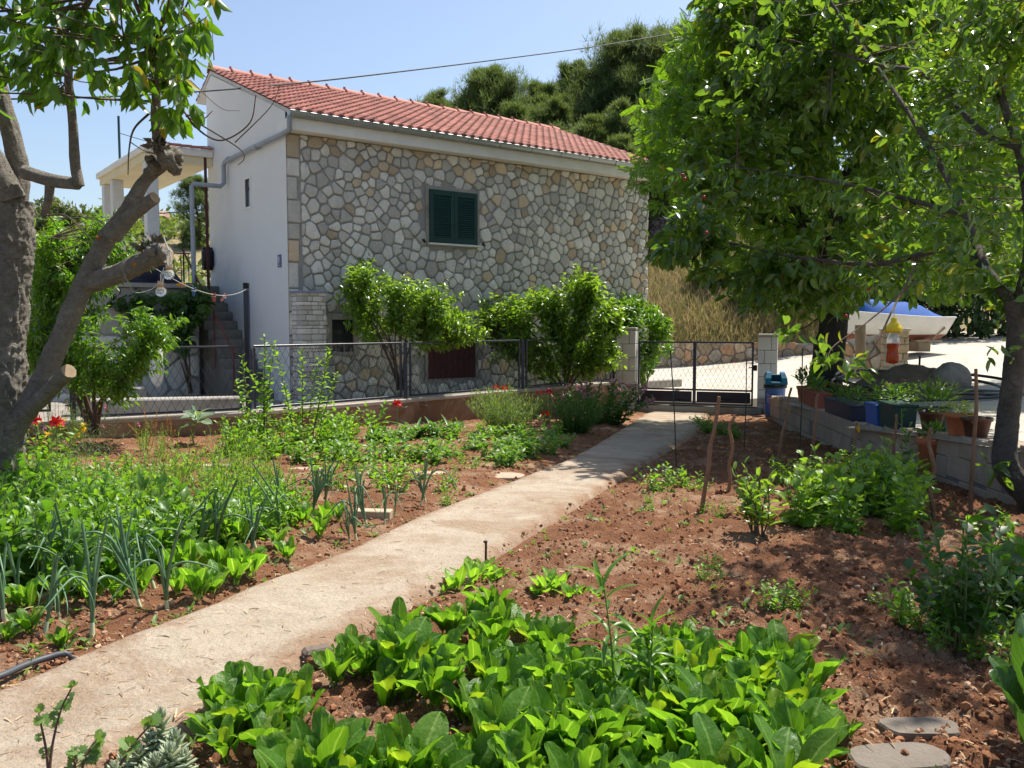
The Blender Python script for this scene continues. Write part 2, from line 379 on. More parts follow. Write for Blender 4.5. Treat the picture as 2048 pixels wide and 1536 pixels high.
# ------------------------------------------------------------------ garden path
sdir = np.array([math.sin(R(19.5)), math.cos(R(19.5))]); ndir = np.array([sdir[1], -sdir[0]])
LP = [(-400, 1560), (-60, 1402), (0, 1376), (150, 1310), (301, 1253), (500, 1175), (687, 1102), (828, 1036), (969, 983), (1140, 917), (1234, 862), (1284, 829)]
RP = [(-60, 1690), (205, 1536), (400, 1445), (617, 1331), (790, 1224), (884, 1177), (981, 1117), (1125, 1030), (1194, 986), (1303, 920), (1390, 870), (1420, 830)]
def sl(pts):
    a = np.array([G(*p)[:2] for p in pts]); return a@sdir, a@ndir
sL, lL = sl(LP); sR, lR = sl(RP)
def path_l(s): return np.interp(s, sL, lL), np.interp(s, sR, lR)
def path_dist(x, y):  # >0 outside the path
    s = x*sdir[0]+y*sdir[1]; l = x*ndir[0]+y*ndir[1]; a, b = path_l(s)
    return np.maximum(a-l, l-b)
ss = np.linspace(.8, 18.6, 420); nn = 22
a, b = path_l(ss); a = a+.05*(fbm(ss, ss*0, 2.5, 4, 5)-.45); b = b+.05*(fbm(ss, ss*0+7, 2.5, 4, 6)-.45)
t = np.linspace(0, 1, nn); L = a[:, None]*(1-t)+b[:, None]*t; S = ss[:, None]*np.ones(nn)
X = S*sdir[0]+L*ndir[0]; Y = S*sdir[1]+L*ndir[1]
Z = zg(X, Y)+.022+.012*(fbm(X, Y, 3, 4, 2)-.45)-.05*((t < .01) | (t > .99))-.012*((t < .07) | (t > .93))
# edge soil trodden onto the margins of the concrete
m_path = mat('path_earthy_concrete', (.415, .35, .27), (.36, .295, .22), (.30, .22, .15), rough=.95, scale=3.2, bump=.02, bscale=50, stain=.5, grain=.22, gs=55)
nt = m_path.node_tree; b_ = nt.nodes['Principled BSDF']; tc = [q for q in nt.nodes if q.type == 'TEX_COORD'][0]; sx = nt.nodes.new('ShaderNodeSeparateXYZ'); nt.links.new(tc.outputs['UV'], sx.inputs[0])
ed = _math(nt, 'ABSOLUTE', _math(nt, 'MULTIPLY_ADD', sx.outputs[0], 2.0, -1.0)); nz = _noise(nt, tc.outputs['Object'], 4.5, 8, .7)
fe = _math(nt, 'MULTIPLY', _ramp(nt, _math(nt, 'ADD', _math(nt, 'MULTIPLY', ed, .55), nz), .86, 1.08), .85, clamp=True); old = b_.inputs['Base Color'].links[0].from_socket
nt.links.new(_mix(nt, fe, old, (.25, .145, .085)), b_.inputs['Base Color'])
uvp = np.stack([t[None]*np.ones((len(ss), 1)), S], -1).reshape(-1, 2)
g = Geo(); g.grid(np.stack([X, Y, Z], -1), nn, len(ss), uvp); tag(g.build('garden_path', m_path), kind='structure')

# ------------------------------------------------------------------ garden soil
uu = np.linspace(-1.12, .95, 560); ys = [-.9]
while ys[-1] < 19.2: ys.append(ys[-1]+(ys[-1]+1.6)*.0046)
ys = np.array(ys); X = (ys[:, None]+1.4)*uu[None]; Y = ys[:, None]*np.ones(len(uu))
X = np.clip(X, -9.6, 5.3)
pd = path_dist(X, Y); edge = sstep(-.05, .3, pd)
def soil_z(X, Y):
    e = sstep(-.05, .35, path_dist(X, Y))
    n1 = fbm(X, Y, 1.6, 2, 11)-.4; n2 = fbm(X, Y, 9, 4, 12)-.45; n3 = vnoise(X, Y, 34, 13)-.5; n4 = vnoise(X, Y, 70, 15)-.5
    rgt = (X*ndir[0]+Y*ndir[1]) > -2.2
    till = np.where(rgt, 1.0, .7)
    return zg(X, Y)-.03*(1-e)+e*till*(.06*n1+.085*n2+.040*n3+.022*n4)+.015*e
Z = soil_z(X, Y)
m_soil = mat('red_garden_soil', (.285, .135, .072), (.20, .092, .048), (.40, .255, .16), rough=1, scale=6, bump=.035, bscale=95, spec=.15, stain=.5, grain=.3, gs=48)
g = Geo(); g.grid(np.stack([X, Y, Z], -1), len(uu), len(ys)); tag(g.build('garden_soil', m_soil), kind='structure')

# clods and small stones lying all over the beds
def pebbles(n, ylo, yhi, s0, s1, seed, ok):
    r = np.random.default_rng(seed); y = ylo*(yhi/ylo)**r.random(n*3); x = (r.random(n*3)*1.5-.8)*(y+.6)
    k = (x > -8) & (x < 4.0) & inside(x, y, POLY) & ok(x, y); x = x[k][:n]; y = y[k][:n]
    s = s0*(s1/s0)**(r.random(len(x))**2.2)*(1+.04*y)
    return x, y, s, r
tmpl = Geo(); tmpl.blob((0, 0, 0), (1, .8, .55), n=5, amp=.8, seed=3)
TP = (np.concatenate(tmpl.v), np.concatenate(tmpl.l).reshape(-1, 4), np.zeros((len(np.concatenate(tmpl.v)), 2)))
def rotm(r, n, sc):
    q = norm(r.normal(size=(n, 4))); a, b, c, d = q.T
    M = np.stack([1-2*(c*c+d*d), 2*(b*c-a*d), 2*(b*d+a*c), 2*(b*c+a*d), 1-2*(b*b+d*d), 2*(c*d-a*b), 2*(b*d-a*c), 2*(c*d+a*b), 1-2*(b*b+c*c)], -1).reshape(-1, 3, 3)
    return M*sc[:, None, None]
g = Geo(); x, y, s, r = pebbles(34000, 1.8, 15, .003, .017, 21, lambda x, y: path_dist(x, y) > -.05*np.random.default_rng(2).random(len(x))**4)
g.bulk(TP, rotm(r, len(x), s), np.stack([x, y, np.where(path_dist(x, y) < 0, zg(x, y)+.014, soil_z(x, y))+.1*s], -1), smooth=False)
m_cl = mat('soil_clods', (.275, .132, .07), (.20, .093, .05), rough=1, island=.4, spec=.1)
tag(g.build('soil_clods', m_cl), kind='stuff')
g = Geo(); x, y, s, r = pebbles(13000, 1.8, 16, .003, .014, 22, lambda x, y: path_dist(x, y) > -.10*np.random.default_rng(1).random(len(x))**4)
g.bulk(TP, rotm(r, len(x), s), np.stack([x, y, np.where(path_dist(x, y) < 0, zg(x, y)+.014, soil_z(x, y))+.25*s], -1), smooth=False)
m_pb = mat('limestone_pebbles', (.40, .27, .175), (.30, .18, .105), rough=.9, island=.45, spec=.2)
tag(g.build('gravel', m_pb), kind='stuff')
# dry straw bits and crumbs on the path and beds
g = Geo(); r = np.random.default_rng(5); n = 9000; y = 2*(9)**r.random(n); x = (r.random(n)*1.4-.75)*(y+.4)
k = inside(x, y, POLY); x = x[k]; y = y[k]; pdv = path_dist(x, y)
k = (pdv < 0) | (r.random(len(x)) < .5); x = x[k]; y = y[k]; pdv = pdv[k]; n = len(x)
th = r.random(n)*2*pi; d = np.stack([np.cos(th), np.sin(th), r.normal(0, .12, n)], -1)
z = np.where(pdv < 0, zg(x, y)+.028, soil_z(x, y)+.012)
up = np.array([0, 0, 1.])+.5*r.normal(size=(n, 3))
g.bulk((np.array([[-.05, 0, 0], [.05, 0, 0], [.06, .5, .06], [-.04, .5, .06], [.03, 1, 0], [-.03, 1, 0]]), np.array([[0, 1, 2, 3], [3, 2, 4, 5]]), np.zeros((6, 2))), frames(d, up, .012+.04*r.random(n)**2), np.stack([x, y, z], -1))
tag(g.build('debris', mat('dry_straw', (.46, .34, .20), (.26, .16, .09), rough=.9, island=.5)), kind='stuff')
# ------------------------------------------------------------------ stone facing: polygons cut from scattered seeds
def clip_poly(p, a, n):
    d = (p-a)@n; out = []
    for i in range(len(p)):
        j = (i+1) % len(p)
        if d[i] <= 0: out.append(p[i])
        if (d[i] < 0) != (d[j] < 0) and d[i] != d[j]: out.append(p[i]+(p[j]-p[i])*(d[i]/(d[i]-d[j])))
    return np.array(out) if len(out) > 2 else None
def chaikin(p, q=.24):
    n = np.roll(p, -1, 0); return np.stack([p*(1-q)+n*q, p*q+n*(1-q)], 1).reshape(-1, 2)
def stones(g, rect, r0, r1, f3, gap=.017, dep=.034, seed=0, mats=(0,), wts=None, skip=None, sx=1.0, tries=9000, keep=None, round_=2):
    """fill rect (u0,v0,u1,v1) with irregular flat stones; f3 maps (u,v,depth) arrays to points"""
    r = np.random.default_rng(seed); u0, v0, u1, v1 = rect; pts = []; rad = []
    A = np.zeros((0, 2)); B = np.zeros(0)
    for i in range(tries):
        p = np.array([r.uniform(u0-.1, u1+.1), r.uniform(v0-.1, v1+.1)]); q = r0+(r1-r0)*r.random()**1.7
        if len(A):
            d = (A-p)*np.array([1/sx, 1]); d = np.hypot(d[:, 0], d[:, 1])
            if (d < .5*(B+q)*1.55).any(): continue
        A = np.vstack([A, p]); B = np.r_[B, q]
    for i in range(len(A)):
        poly = np.array([(u0, v0), (u1, v0), (u1, v1), (u0, v1)], float)
        d = A-A[i]; o = np.argsort((d**2).sum(1))[1:26]
        for j in o:
            n = d[j]; L = np.hypot(*n); n = n/L; wgt = .5+.5*(B[i]-B[j])/(B[i]+B[j])*.5
            poly = clip_poly(poly, A[i]+d[j]*wgt-n*gap*(.7+.6*r.random()), n)
            if poly is None: break
        if poly is None: continue
        c = poly.mean(0)
        if skip and any(a-.02 < c[0] < cc+.02 and b-.02 < c[1] < dd+.02 for a, b, cc, dd in skip): continue
        if keep is not None and not keep(c[0], c[1]): continue
        e = np.roll(poly, -1, 0)-poly
        if abs((poly[:, 0]*np.roll(poly[:, 1], -1)-poly[:, 1]*np.roll(poly[:, 0], -1)).sum()) < .003: continue
        for _ in range(2): poly = chaikin(poly, .13 if _ == 0 else .25)
        poly = poly+r.normal(0, .0035, poly.shape)
        m = len(poly); h = dep*(.6+.8*r.random()); tl = r.normal(0, .03, 2)
        in1 = c+(poly-c)*.965; in2 = c+(poly-c)*.80
        z1 = h+((in1-c)@tl); z2 = h*1.12+((in2-c)@tl)+r.normal(0, .0025, m)
        U = np.vstack([poly, in1, in2, c[None]]); D = np.r_[np.zeros(m), z1, z2, h*1.15]
        V = f3(U[:, 0], U[:, 1], D)
        k = np.arange(m); kn = np.roll(k, -1)
        F_ = [[a, b, b+m, a+m] for a, b in zip(k, kn)]+[[a+m, b+m, b+2*m, a+2*m] for a, b in zip(k, kn)]+[[a+2*m, b+2*m, 3*m] for a, b in zip(k, kn)]
        mi = mats[r.choice(len(mats), p=wts(c[0], c[1]) if callable(wts) else wts)]
        g.add(V, F_, mat=mi, smooth=True)
def stone_mat(nm, a, b, c=None, isl=.3): return mat(nm, a, b, c, rough=.9, scale=5, bump=.03, bscale=24, island=isl, grain=.12, gs=40, spec=.2, stain=.62)
m_st = [stone_mat('cream_stone', (.65, .62, .56), (.57, .54, .485), (.60, .49, .37)), stone_mat('grey_stone', (.60, .575, .52), (.53, .505, .46)), stone_mat('ochre_stone', (.60, .47, .33), (.56, .45, .33), (.46, .28, .15))]
m_mortar = mat('grey_mortar', (.36, .35, .33), (.29, .28, .265), rough=1, scale=8, bump=.01, bscale=50)
m_white = mat('white_render', (.69, .69, .685), (.65, .65, .645), (.60, .595, .58), rough=.9, scale=.9, bump=.003, bscale=160, spec=.2)
m_band = mat('white_painted_concrete', (.76, .745, .71), (.66, .64, .6), rough=.8, scale=1.6, bump=.003, bscale=60)
m_zinc = mat('zinc_gutter', (.40, .43, .44), (.30, .33, .34), rough=.42, metal=.6, scale=3)
m_pipe = mat('grey_plastic_pipe', (.30, .33, .37), (.25, .28, .32), rough=.5)
m_green = mat('dark_green_paint', (.012, .055, .050), (.008, .040, .040), rough=.42, scale=3, spec=.4)
m_dark = mat('dark_opening', (.02, .02, .022), rough=.4)
m_glass = mat('dark_window_glass', (.03, .035, .04), rough=.08, spec=.6)
m_iron = mat('black_iron', (.02, .02, .022), rough=.5, metal=.3)
m_red = mat('dark_red_board', (.085, .022, .020), (.05, .016, .014), rough=.7, scale=6)
m_cem = mat('bare_concrete', (.36, .34, .31), (.28, .26, .23), (.2, .18, .15), rough=.95, scale=2.2, bump=.01, bscale=40)

HX, HY, HZ = -3.89, 15.0, ZC-1.40
HR = math.atan2(.6018, .7986)
def H(x, y, z): return np.array([HX+.7986*x-.6018*y, HY+.6018*x+.7986*y, HZ+z])
L, W, EV, RY, RZ = 8.85, 4.12, 4.65, 3.78, 6.56
house = thing('stone_house', 'stone faced house with white rendered gable and red tiled roof behind the wire fence', 'house', (HX, HY, HZ), HR)
# stone facade with openings
g = Geo(); g.box((.003, 0, -.6), (L, .3, EV), mat=3)
op = [(2.78, 2.84, 4.03, 4.0), (.70, .80, 1.32, 1.58), (2.72, .30, 3.98, 1.28)]
ftr = lambda u, v, d: np.stack([u, -d, v], -1)
stones(g, (.27, -.1, L-.02, EV-.01), .082, .185, ftr, gap=.0135, seed=4, mats=(0, 1, 2), wts=lambda u, v: [.55, .08, .37] if v > EV-.42 else ([.80, .13, .07] if u < 5.0 else [.73, .14, .13]), skip=op, tries=60000, round_=1)
z = -.1; r = np.random.default_rng(3)
while z < EV-.05:   # corner quoins
    h = min(r.uniform(.28, .46), EV-.01-z); wq = r.uniform(.15, .245)
    g.box((.012, -.03-.01*r.random(), z+.012), (.012+wq, .05, z+h-.012), mat=int(r.choice([0, 0, 0, 2])), bev=.016); z += h
g.build('facade', m_st+[m_mortar], house)
# gable wall, back and far walls
RS = (RZ-EV-.30)/(RY+.4)
g = Geo(); th = .18
gp = [(.305, -.6), (W, -.6), (W, RZ-.27), (RY, RZ-.11), (.305, EV+.305+.705*RS-.10)]
n = len(gp); v = [(0, y, z) for y, z in gp]+[(th, y, z) for y, z in gp]
g.add(v, [list(range(n))[::-1], [i+n for i in range(n)]]+[[i, (i+1) % n, (i+1) % n+n, i+n] for i in range(n)], smooth=False)
v = [(-.006, -.034, -.6), (.0, -.034, -.6), (.0, .305, -.6), (-.006, .305, -.6), (-.006, -.034, EV+.30+.366*RS-.10), (.0, -.034, EV+.30+.366*RS-.10), (.0, .305, EV+.305+.705*RS-.10), (-.006, .305, EV+.305+.705*RS-.10)]
g.add(v, [[0, 3, 2, 1], [4, 5, 6, 7], [0, 1, 5, 4], [3, 7, 6, 2], [0, 4, 7, 3], [1, 2, 6, 5]], smooth=False)
g.box((.19, W-.2, -.6), (L-.19, W-.003, RZ-.32))
v = [(L, y, z) for y, z in gp]+[(L-th, y, z) for y, z in gp]
g.add(v, [list(range(n)), [i+n for i in range(n)][::-1]]+[[i, i+n, (i+1) % n+n, (i+1) % n] for i in range(n)], smooth=False)
g.build('gable_wall', m_white, house)
# eaves box and gutter
g = Geo(); g.box((-.03, -.27, EV+.004), (L+.03, .29, EV+.22), bev=.012)
v = [(-.02, -.20, EV+.224), (-.02, 1.0, EV+.52), (-.02, .3, EV+.224), (-.004, -.20, EV+.224), (-.004, 1.0, EV+.52), (-.004, .3, EV+.224)]
g.build('eaves_band', m_band, house)
g = Geo(); a = np.linspace(0, pi, 9); xs = np.linspace(-.07, L+.1, 24)
pv = np.array([[x, -.345-.075*math.cos(q), EV+.285-.085*math.sin(q)] for x in xs for q in a])
g.grid(pv, 9, len(xs)); pv2 = pv.copy(); pv2[:, 1] = -.345-(pv[:, 1]+.345)*-.95; 
g.tube([(-.07, -.422, EV+.287), (L+.1, -.422, EV+.287)], .011, 6)
for x in (-.07, L+.1): g.add([[x, -.345-.075*math.cos(q), EV+.285-.085*math.sin(q)] for q in a], [list(range(9))], smooth=False)
gut = g.build('gutter', m_zinc, house)
for x in np.arange(.4, L, .78):
    g = Geo(); g.tube([[x, -.345-.08*math.cos(q), EV+.285-.09*math.sin(q)] for q in np.linspace(-.15, pi, 9)], .007, 5, cap=False); g.build('bracket', m_zinc, gut)
# tiled roof
m_tile = mat('clay_roof_tiles', (.37, .15, .112), (.31, .115, .086), (.41, .21, .165), rough=.75, scale=1.2, bump=.003, bscale=90, island=0, stain=.55)
nt = m_tile.node_tree; b_ = nt.nodes['Principled BSDF']; tc = [q for q in nt.nodes if q.type == 'TEX_COORD'][0]
wv = nt.nodes.new('ShaderNodeTexWhiteNoise'); wv.noise_dimensions = '2D'; fl = nt.nodes.new('ShaderNodeVectorMath'); fl.operation = 'FLOOR'
nt.links.new(tc.outputs['UV'], fl.inputs[0]); nt.links.new(fl.outputs[0], wv.inputs[0])
hs = nt.nodes.new('ShaderNodeHueSaturation'); old = b_.inputs['Base Color'].links[0].from_socket
nt.links.new(_math(nt, 'MULTIPLY_ADD', wv.outputs[0], .5, .75), hs.inputs['Value']); nt.links.new(old, hs.inputs['Color']); nt.links.new(hs.outputs[0], b_.inputs['Base Color'])
def roof_face(g, y0, z0, y1, z1, x0, x1, rows, per=.195):
    S = np.hypot(y1-y0, z1-z0); dy, dz = (y1-y0)/S, (z1-z0)/S; ny, nz = -dz, dy
    if nz < 0: ny, nz = -ny, -nz
    nx = int((x1-x0)/per); u = np.linspace(0, nx, nx*8+1); wv_ = .034*np.clip(np.cos((u-.5)*2*pi)*.9+.25, -.35, 1.2)
    xs = x0+u*(x1-x0)/nx; rl = S/rows
    for k in range(rows):
        rr = []; uv = []
        for tt, hh in ((-.05, -.012), (-.05, .028), (.3, .02), (.98, .004)):
            s = (k+tt)*rl; q = hh+wv_*(1 if hh > 0 else .9)
            rr.append(np.stack([xs, y0+dy*s+ny*q, z0+dz*s+nz*q], -1)); uv.append(np.stack([u, np.full_like(u, k+.5)], -1))
        g.grid(np.concatenate(rr), len(u), 4, np.concatenate(uv))
x0, x1 = -.02, L+.36
g = Geo(); roof_face(g, -.40, EV+.30, RY, RZ, x0, x1, 17); roof_face(g, W+.62, RZ-.42, RY, RZ, x0, x1, 4)
th = .07
for (ya, za, yb, zb) in ((-.38, EV+.285, RY, RZ-.02), (W+.60, RZ-.43, RY, RZ-.02)):
    v = [(x, y, z-q) for x in (x0+.01, x1-.01) for (y, z) in ((ya, za), (yb, zb)) for q in (0, th)]
    g.add(v, [[0, 2, 6, 4], [1, 5, 7, 3], [0, 4, 5, 1], [2, 3, 7, 6], [0, 1, 3, 2], [4, 6, 7, 5]], smooth=False, mat=1)
roof = g.build('roof', [m_tile, mat('roof_deck_underside', (.55, .53, .5), rough=.9)], house)
g = Geo(); x = x0; k = 0
while x < x1:   # ridge caps, each lapping the next
    x2 = min(x+.43, x1+.05); a = np.linspace(-.15, pi+.15, 11)
    rr = [[(xx, RY-rad*math.cos(q), RZ-.03+dz_+rad*.82*math.sin(q)) for q in a] for xx, rad, dz_ in ((x-.015, .12, 0), (x-.015, .155, .005), (x+.02, .15, .004), (x2, .125, 0))]
    g.grid(np.array(rr).reshape(-1, 3), 11, 4)
    g.box((x-.028, RY-.022, RZ+.08), (x+.02, RY+.022, RZ+.145), bev=.01); x = x2; k += 1
g.build('ridge_caps', m_tile, roof)
# shuttered window
def shutter(x0, x1, z0, z1):
    g = Geo(); y0, y1 = -.085, -.045; s = .075
    for lo, hi in (((x0, y0, z0), (x0+s, y1, z1)), ((x1-s, y0, z0), (x1, y1, z1)), ((x0+s, y0, z0), (x1-s, y1, z0+.1)), ((x0+s, y0, z1-.1), (x1-s, y1, z1))): g.box(lo, hi, bev=.005)
    g.box((x0+s, -.05, z0+.1), (x1-s, -.047, z1-.1)); z = z0+.125
    while z < z1-.11:
        v = [(x0+s, -.082, z-.012), (x1-s, -.082, z-.012), (x1-s, -.052, z+.022), (x0+s, -.052, z+.022), (x0+s, -.082, z-.004), (x1-s, -.082, z-.004), (x1-s, -.052, z+.03), (x0+s, -.052, z+.03)]
        g.add(v, [[0, 1, 2, 3], [7, 6, 5, 4], [0, 4, 5, 1], [3, 2, 6, 7]], smooth=False); z += .043
    return g
g = Geo(); wx0, wx1, wz0, wz1 = 2.85, 3.96, 2.93, 3.95
for lo, hi in (((wx0-.07, -.045, wz0-.02), (wx0, .01, wz1+.07)), ((wx1, -.045, wz0-.02), (wx1+.07, .01, wz1+.07)), ((wx0, -.044, wz1), (wx1, .01, wz1+.07))): g.box(lo, hi, bev=.006)
win = g.build('window', m_cem, house)
xm = (wx0+wx1)/2
shutter(wx0+.006, xm-.004, wz0+.01, wz1-.006).build('shutter', m_green, win); shutter(xm+.004, wx1-.006, wz0+.01, wz1-.006).build('shutter', m_green, win)
g = Geo(); g.box((wx0-.03, -.12, wz0-.035), (wx1+.03, .01, wz0), bev=.006); g.build('sill', m_band, win)
for x in (wx0-.14, wx1+.13):
    g = Geo(); g.tube([(x, 0, wz0+.02), (x, -.09, wz0+.03)], .012, 6); g.tube([(x-.045, -.085, wz0+.055), (x, -.095, wz0+.03), (x+.045, -.085, wz0+.0)], .013, 6); g.tube([(x, -.09, wz0+.07), (x, -.09, wz0-.02)], .01, 5)
    g.build('shutter_catch', m_iron, house)
# basement openings
g = Geo()
for lo, hi in (((.70, -.05, .80), (.80, .01, 1.56)), ((1.22, -.05, .80), (1.32, .01, 1.56)), ((.80, -.052, 1.45), (1.22, .01, 1.56)), ((.80, -.055, .80), (1.22, .01, .87))): g.box(lo, hi, bev=.008)
bw = g.build('basement_window', m_cem, house)
g = Geo(); g.box((.80, -.012, .87), (1.22, -.006, 1.45)); g.build('pane', m_glass, bw)
g = Geo(); g.box((2.74, -.05, .30), (2.80, .01, 1.26)); g.box((3.92, -.05, .30), (3.98, .01, 1.26)); g.box((2.80, -.049, 1.2), (3.92, .01, 1.26))
hatch = g.build('cellar_hatch', m_cem, house)
g = Geo()
for i in range(8): g.box((2.805+i*.139, -.044, .305), (2.805+i*.139+.134, -.02, 1.197), bev=.004)
g.build('board', m_red, hatch)
# gable window
g = Geo(); g.box((-.012, 1.66, 3.54), (-.001, 2.12, 3.58)); g.box((-.012, 1.66, 4.10), (-.001, 2.12, 4.13)); g.box((-.013, 1.66, 3.58), (-.001, 1.70, 4.10)); g.box((-.013, 1.94, 3.58), (-.001, 2.12, 4.10))
gw = g.build('gable_window', m_band, house)
g = Geo(); g.box((-.009, 1.70, 3.58), (-.004, 1.94, 4.10)); g.build('pane', m_glass, gw)
# downpipe
g = Geo(); pr = .045
g.tube([(-.06, -.34, EV+.21), (-.06, -.34, EV-.02), (-.09, -.1, EV-.06), (-.09, 1.5, EV-.07), (-.09, 2.78, EV-.10), (-.09, 2.88, EV-.16), (-.09, 2.88, EV-.50), (-.16, 2.88, EV-.57), (-.68, 2.88, EV-.57), (-.72, 2.88, EV-.62), (-.72, 2.88, 2.0)], pr, 10)
for y in (1.1, 2.6): g.tube([(-.09, y-.05, EV-.085), (-.09, y+.05, EV-.085)], .056, 10)
g.build('downpipe', m_pipe, house)
# number plate
t = thing('house_number_plate', 'small blue enamel house number plate on white gable wall near the stone corner', 'sign', H(-.012, .31, 2.48), HR)
g = Geo(); g.box((-.012, -.075, -.11), (0, .075, .11), bev=.004); g.build('plate', mat('blue_enamel', (.03, .04, .22), rough=.3), t)
g = Geo(); wm = mat('white_enamel', (.75, .75, .78), rough=.4)
for zc, rz_, ry_ in ((.045, .026, .024), (-.012, .031, .028)): g.tube([(-.015, ry_*math.cos(q), zc+rz_*math.sin(q)) for q in np.linspace(0, 2*pi, 17)], .007, 5, cap=False)
g.box((-.014, -.05, -.085), (-.012, .05, -.07))
for y in (-.068, .066): g.box((-.0135, y, -.10), (-.012, y+.003, .10))
g.build('number', wm, t)
# stone grill column
t = thing('stone_grill_column', 'narrow column of small coursed stones standing against the facade beside the gable corner', 'grill', H(.05, -.42, 0), HR)
g = Geo(); r = np.random.default_rng(8); g.box((.015, .015, -.3), (.455, .38, 1.9), mat=3); z = -.1
while z < 1.88:
    h = r.uniform(.05, .11); x = 0
    while x < .46:
        w_ = min(r.uniform(.08, .24), .47-x); g.box((x+.004, -.012*r.random(), z+.005), (x+w_-.004, .2, z+h-.005), mat=int(r.choice([0, 0, 1, 1])), bev=.01); x += w_
    y = .0
    while y < .36:
        w_ = min(r.uniform(.08, .2), .39-y); g.box((-.012*r.random(), y+.2*(y == 0)+.004, z+.005), (.1, y+w_-.004+.2*(y == 0), z+h-.005), mat=int(r.choice([0, 1, 1])), bev=.01); y += w_+.2*(y == 0)
    z += h
g.build('masonry', m_st+[m_mortar], t)
g = Geo(); g.box((-.03, -.03, 1.905), (.50, .41, 1.945), bev=.006); g.build('top_slab', mat('blue_grey_slab', (.24, .27, .36), rough=.6), t)
# roof mast bracket with insulators behind the right end of the ridge
t = thing('insulator_bracket', 'weathered timber bracket with three dark insulators behind the roof ridge end', 'power bracket', H(L+.2, RY+.55, RZ-.5), HR)
g = Geo(); g.box((-1.1, 0, .30), (.35, .09, .42), bev=.01); g.box((-.2, .005, -1.6), (-.1, .085, .30), bev=.01); g.build('beam', mat('weathered_timber', (.23, .19, .14), (.15, .12, .09), rough=.95), t)
for i, x in enumerate((-.35, -.05, .25)):
    g = Geo(); g.lathe([(.02, .42), (.02, .46), (.05, .47), (.055, .52), (.03, .54), (.05, .56), (.045, .62), (.01, .64)], 10, (x, .045, 0)); g.build('insulator', m_iron, t)
# rubble infill
# ------------------------------------------------------------------ porch, stair and terrace on the gable side (house axes)
m_porch = mat('cream_painted_plaster', (.70, .62, .42), (.62, .54, .36), rough=.9, scale=1.5)
m_col = mat('pale_column_paint', (.66, .66, .64), (.55, .55, .54), rough=.9, scale=2)
DK = 2.15
t = thing('porch', 'open porch with flat concrete roof on columns beside the white gable', 'porch', (HX, HY, HZ), HR)
g = Geo(); g.box((-1.36, 3.74, 4.78), (-.004, 8.1, 4.92), bev=.015); g.build('roof_slab', m_band, t)
g = Geo(); g.box((-1.30, 3.82, 4.62), (-.006, 8.0, 4.778)); g.build('soffit_beam', m_porch, t)
g = Geo()
for i in range(6): g.tube([(-1.3+i*.21, 3.72, 4.945), (-1.3+i*.21+.22, 3.72, 4.955)], .05, 8, flat=.6)
g.build('edge_tiles', m_tile, t)
for x, y in ((-1.17, 4.05), (-1.17, 6.9), (-1.17, 7.75)):
    g = Geo(); g.box((x-.12, y-.12, DK), (x+.12, y+.12, 4.62), bev=.012); g.build('column', m_col, t)
g = Geo(); g.box((-1.5, 3.66, DK-.2), (-.004, 8.2, DK), bev=.01); g.build('deck', m_cem, t)
g = Geo(); g.tube([(-.42, 2.95, 2.0), (-.42, 2.97, 4.62)], .03, 8); g.build('pole', m_red, t)
rail = Geo(); y = 5.4
rail.tube([(-1.35, y, DK+.78), (-.03, y, DK+.78)], .022, 6); rail.tube([(-1.35, y, DK+.12), (-.03, y, DK+.12)], .015, 6)
for x in np.arange(-1.35, 0, .16): rail.tube([(x, y, DK), (x, y, DK+.78)], .010, 5)
rail.build('railing', m_iron, t)
t = thing('outdoor_stair', 'steep concrete stair climbing along the white gable to the porch', 'stairs', (HX, HY, HZ), HR)
g = Geo(); n = 12
for i in range(n): g.box((-.66, .72+i*.26, -.3), (-.006, .72+(i+1)*.26+.02, (i+1)*DK/n), bev=.012)
g.build('steps', mat('stair_concrete', (.20, .185, .16), (.12, .115, .10), rough=.95, scale=3), t)
g = Geo(); g.tube([(-.70, .75, .85), (-.70, 3.7, 2.15+.75)], .022, 6)
for y in (.8, 1.8, 2.8, 3.6): z0 = (y-.72)/.26*DK/n; g.tube([(-.70, y, max(0, z0-.2)), (-.70, y, z0+.88)], .016, 6)
g.build('handrail', mat('rusty_red_rail', (.16, .045, .035), (.09, .03, .025), rough=.8), t)
t = thing('terrace_wall', 'rough stone terrace wall with a plastered upper part left of the stair', 'wall', (HX, HY, HZ), HR)
g = Geo(); g.box((-4.6, 2.6, -.3), (-.74, 3.0, DK-.1), mat=3)
stones(g, (-4.6, -.1, -.76, 1.15), .2, .36, lambda u, v, d: np.stack([u, 2.6-d, v], -1), seed=12, mats=(0, 1), wts=[.5, .5], tries=2500)
g.box((-4.6, 2.57, 1.2), (-.745, 2.62, DK-.12), mat=4)
g.box((-4.65, 2.5, DK-.1), (-.735, 3.1, DK-.02), mat=4)
g.build('masonry', m_st+[m_mortar, m_cem], t)
g = Geo(); g.lathe([(.10, 0), (.13, .04), (.13, .3), (.10, .36), (.02, .38)], 14, (0, 0, 0)); g.box((-.10, -.02, -.06), (.10, .12, .42), bev=.02)
o = g.build('meter_cover', m_iron, None, H(-.10, 3.95, 2.55), HR); tag(o, 'dark rounded cover fixed at the back edge of the white gable by the railing', 'cover')
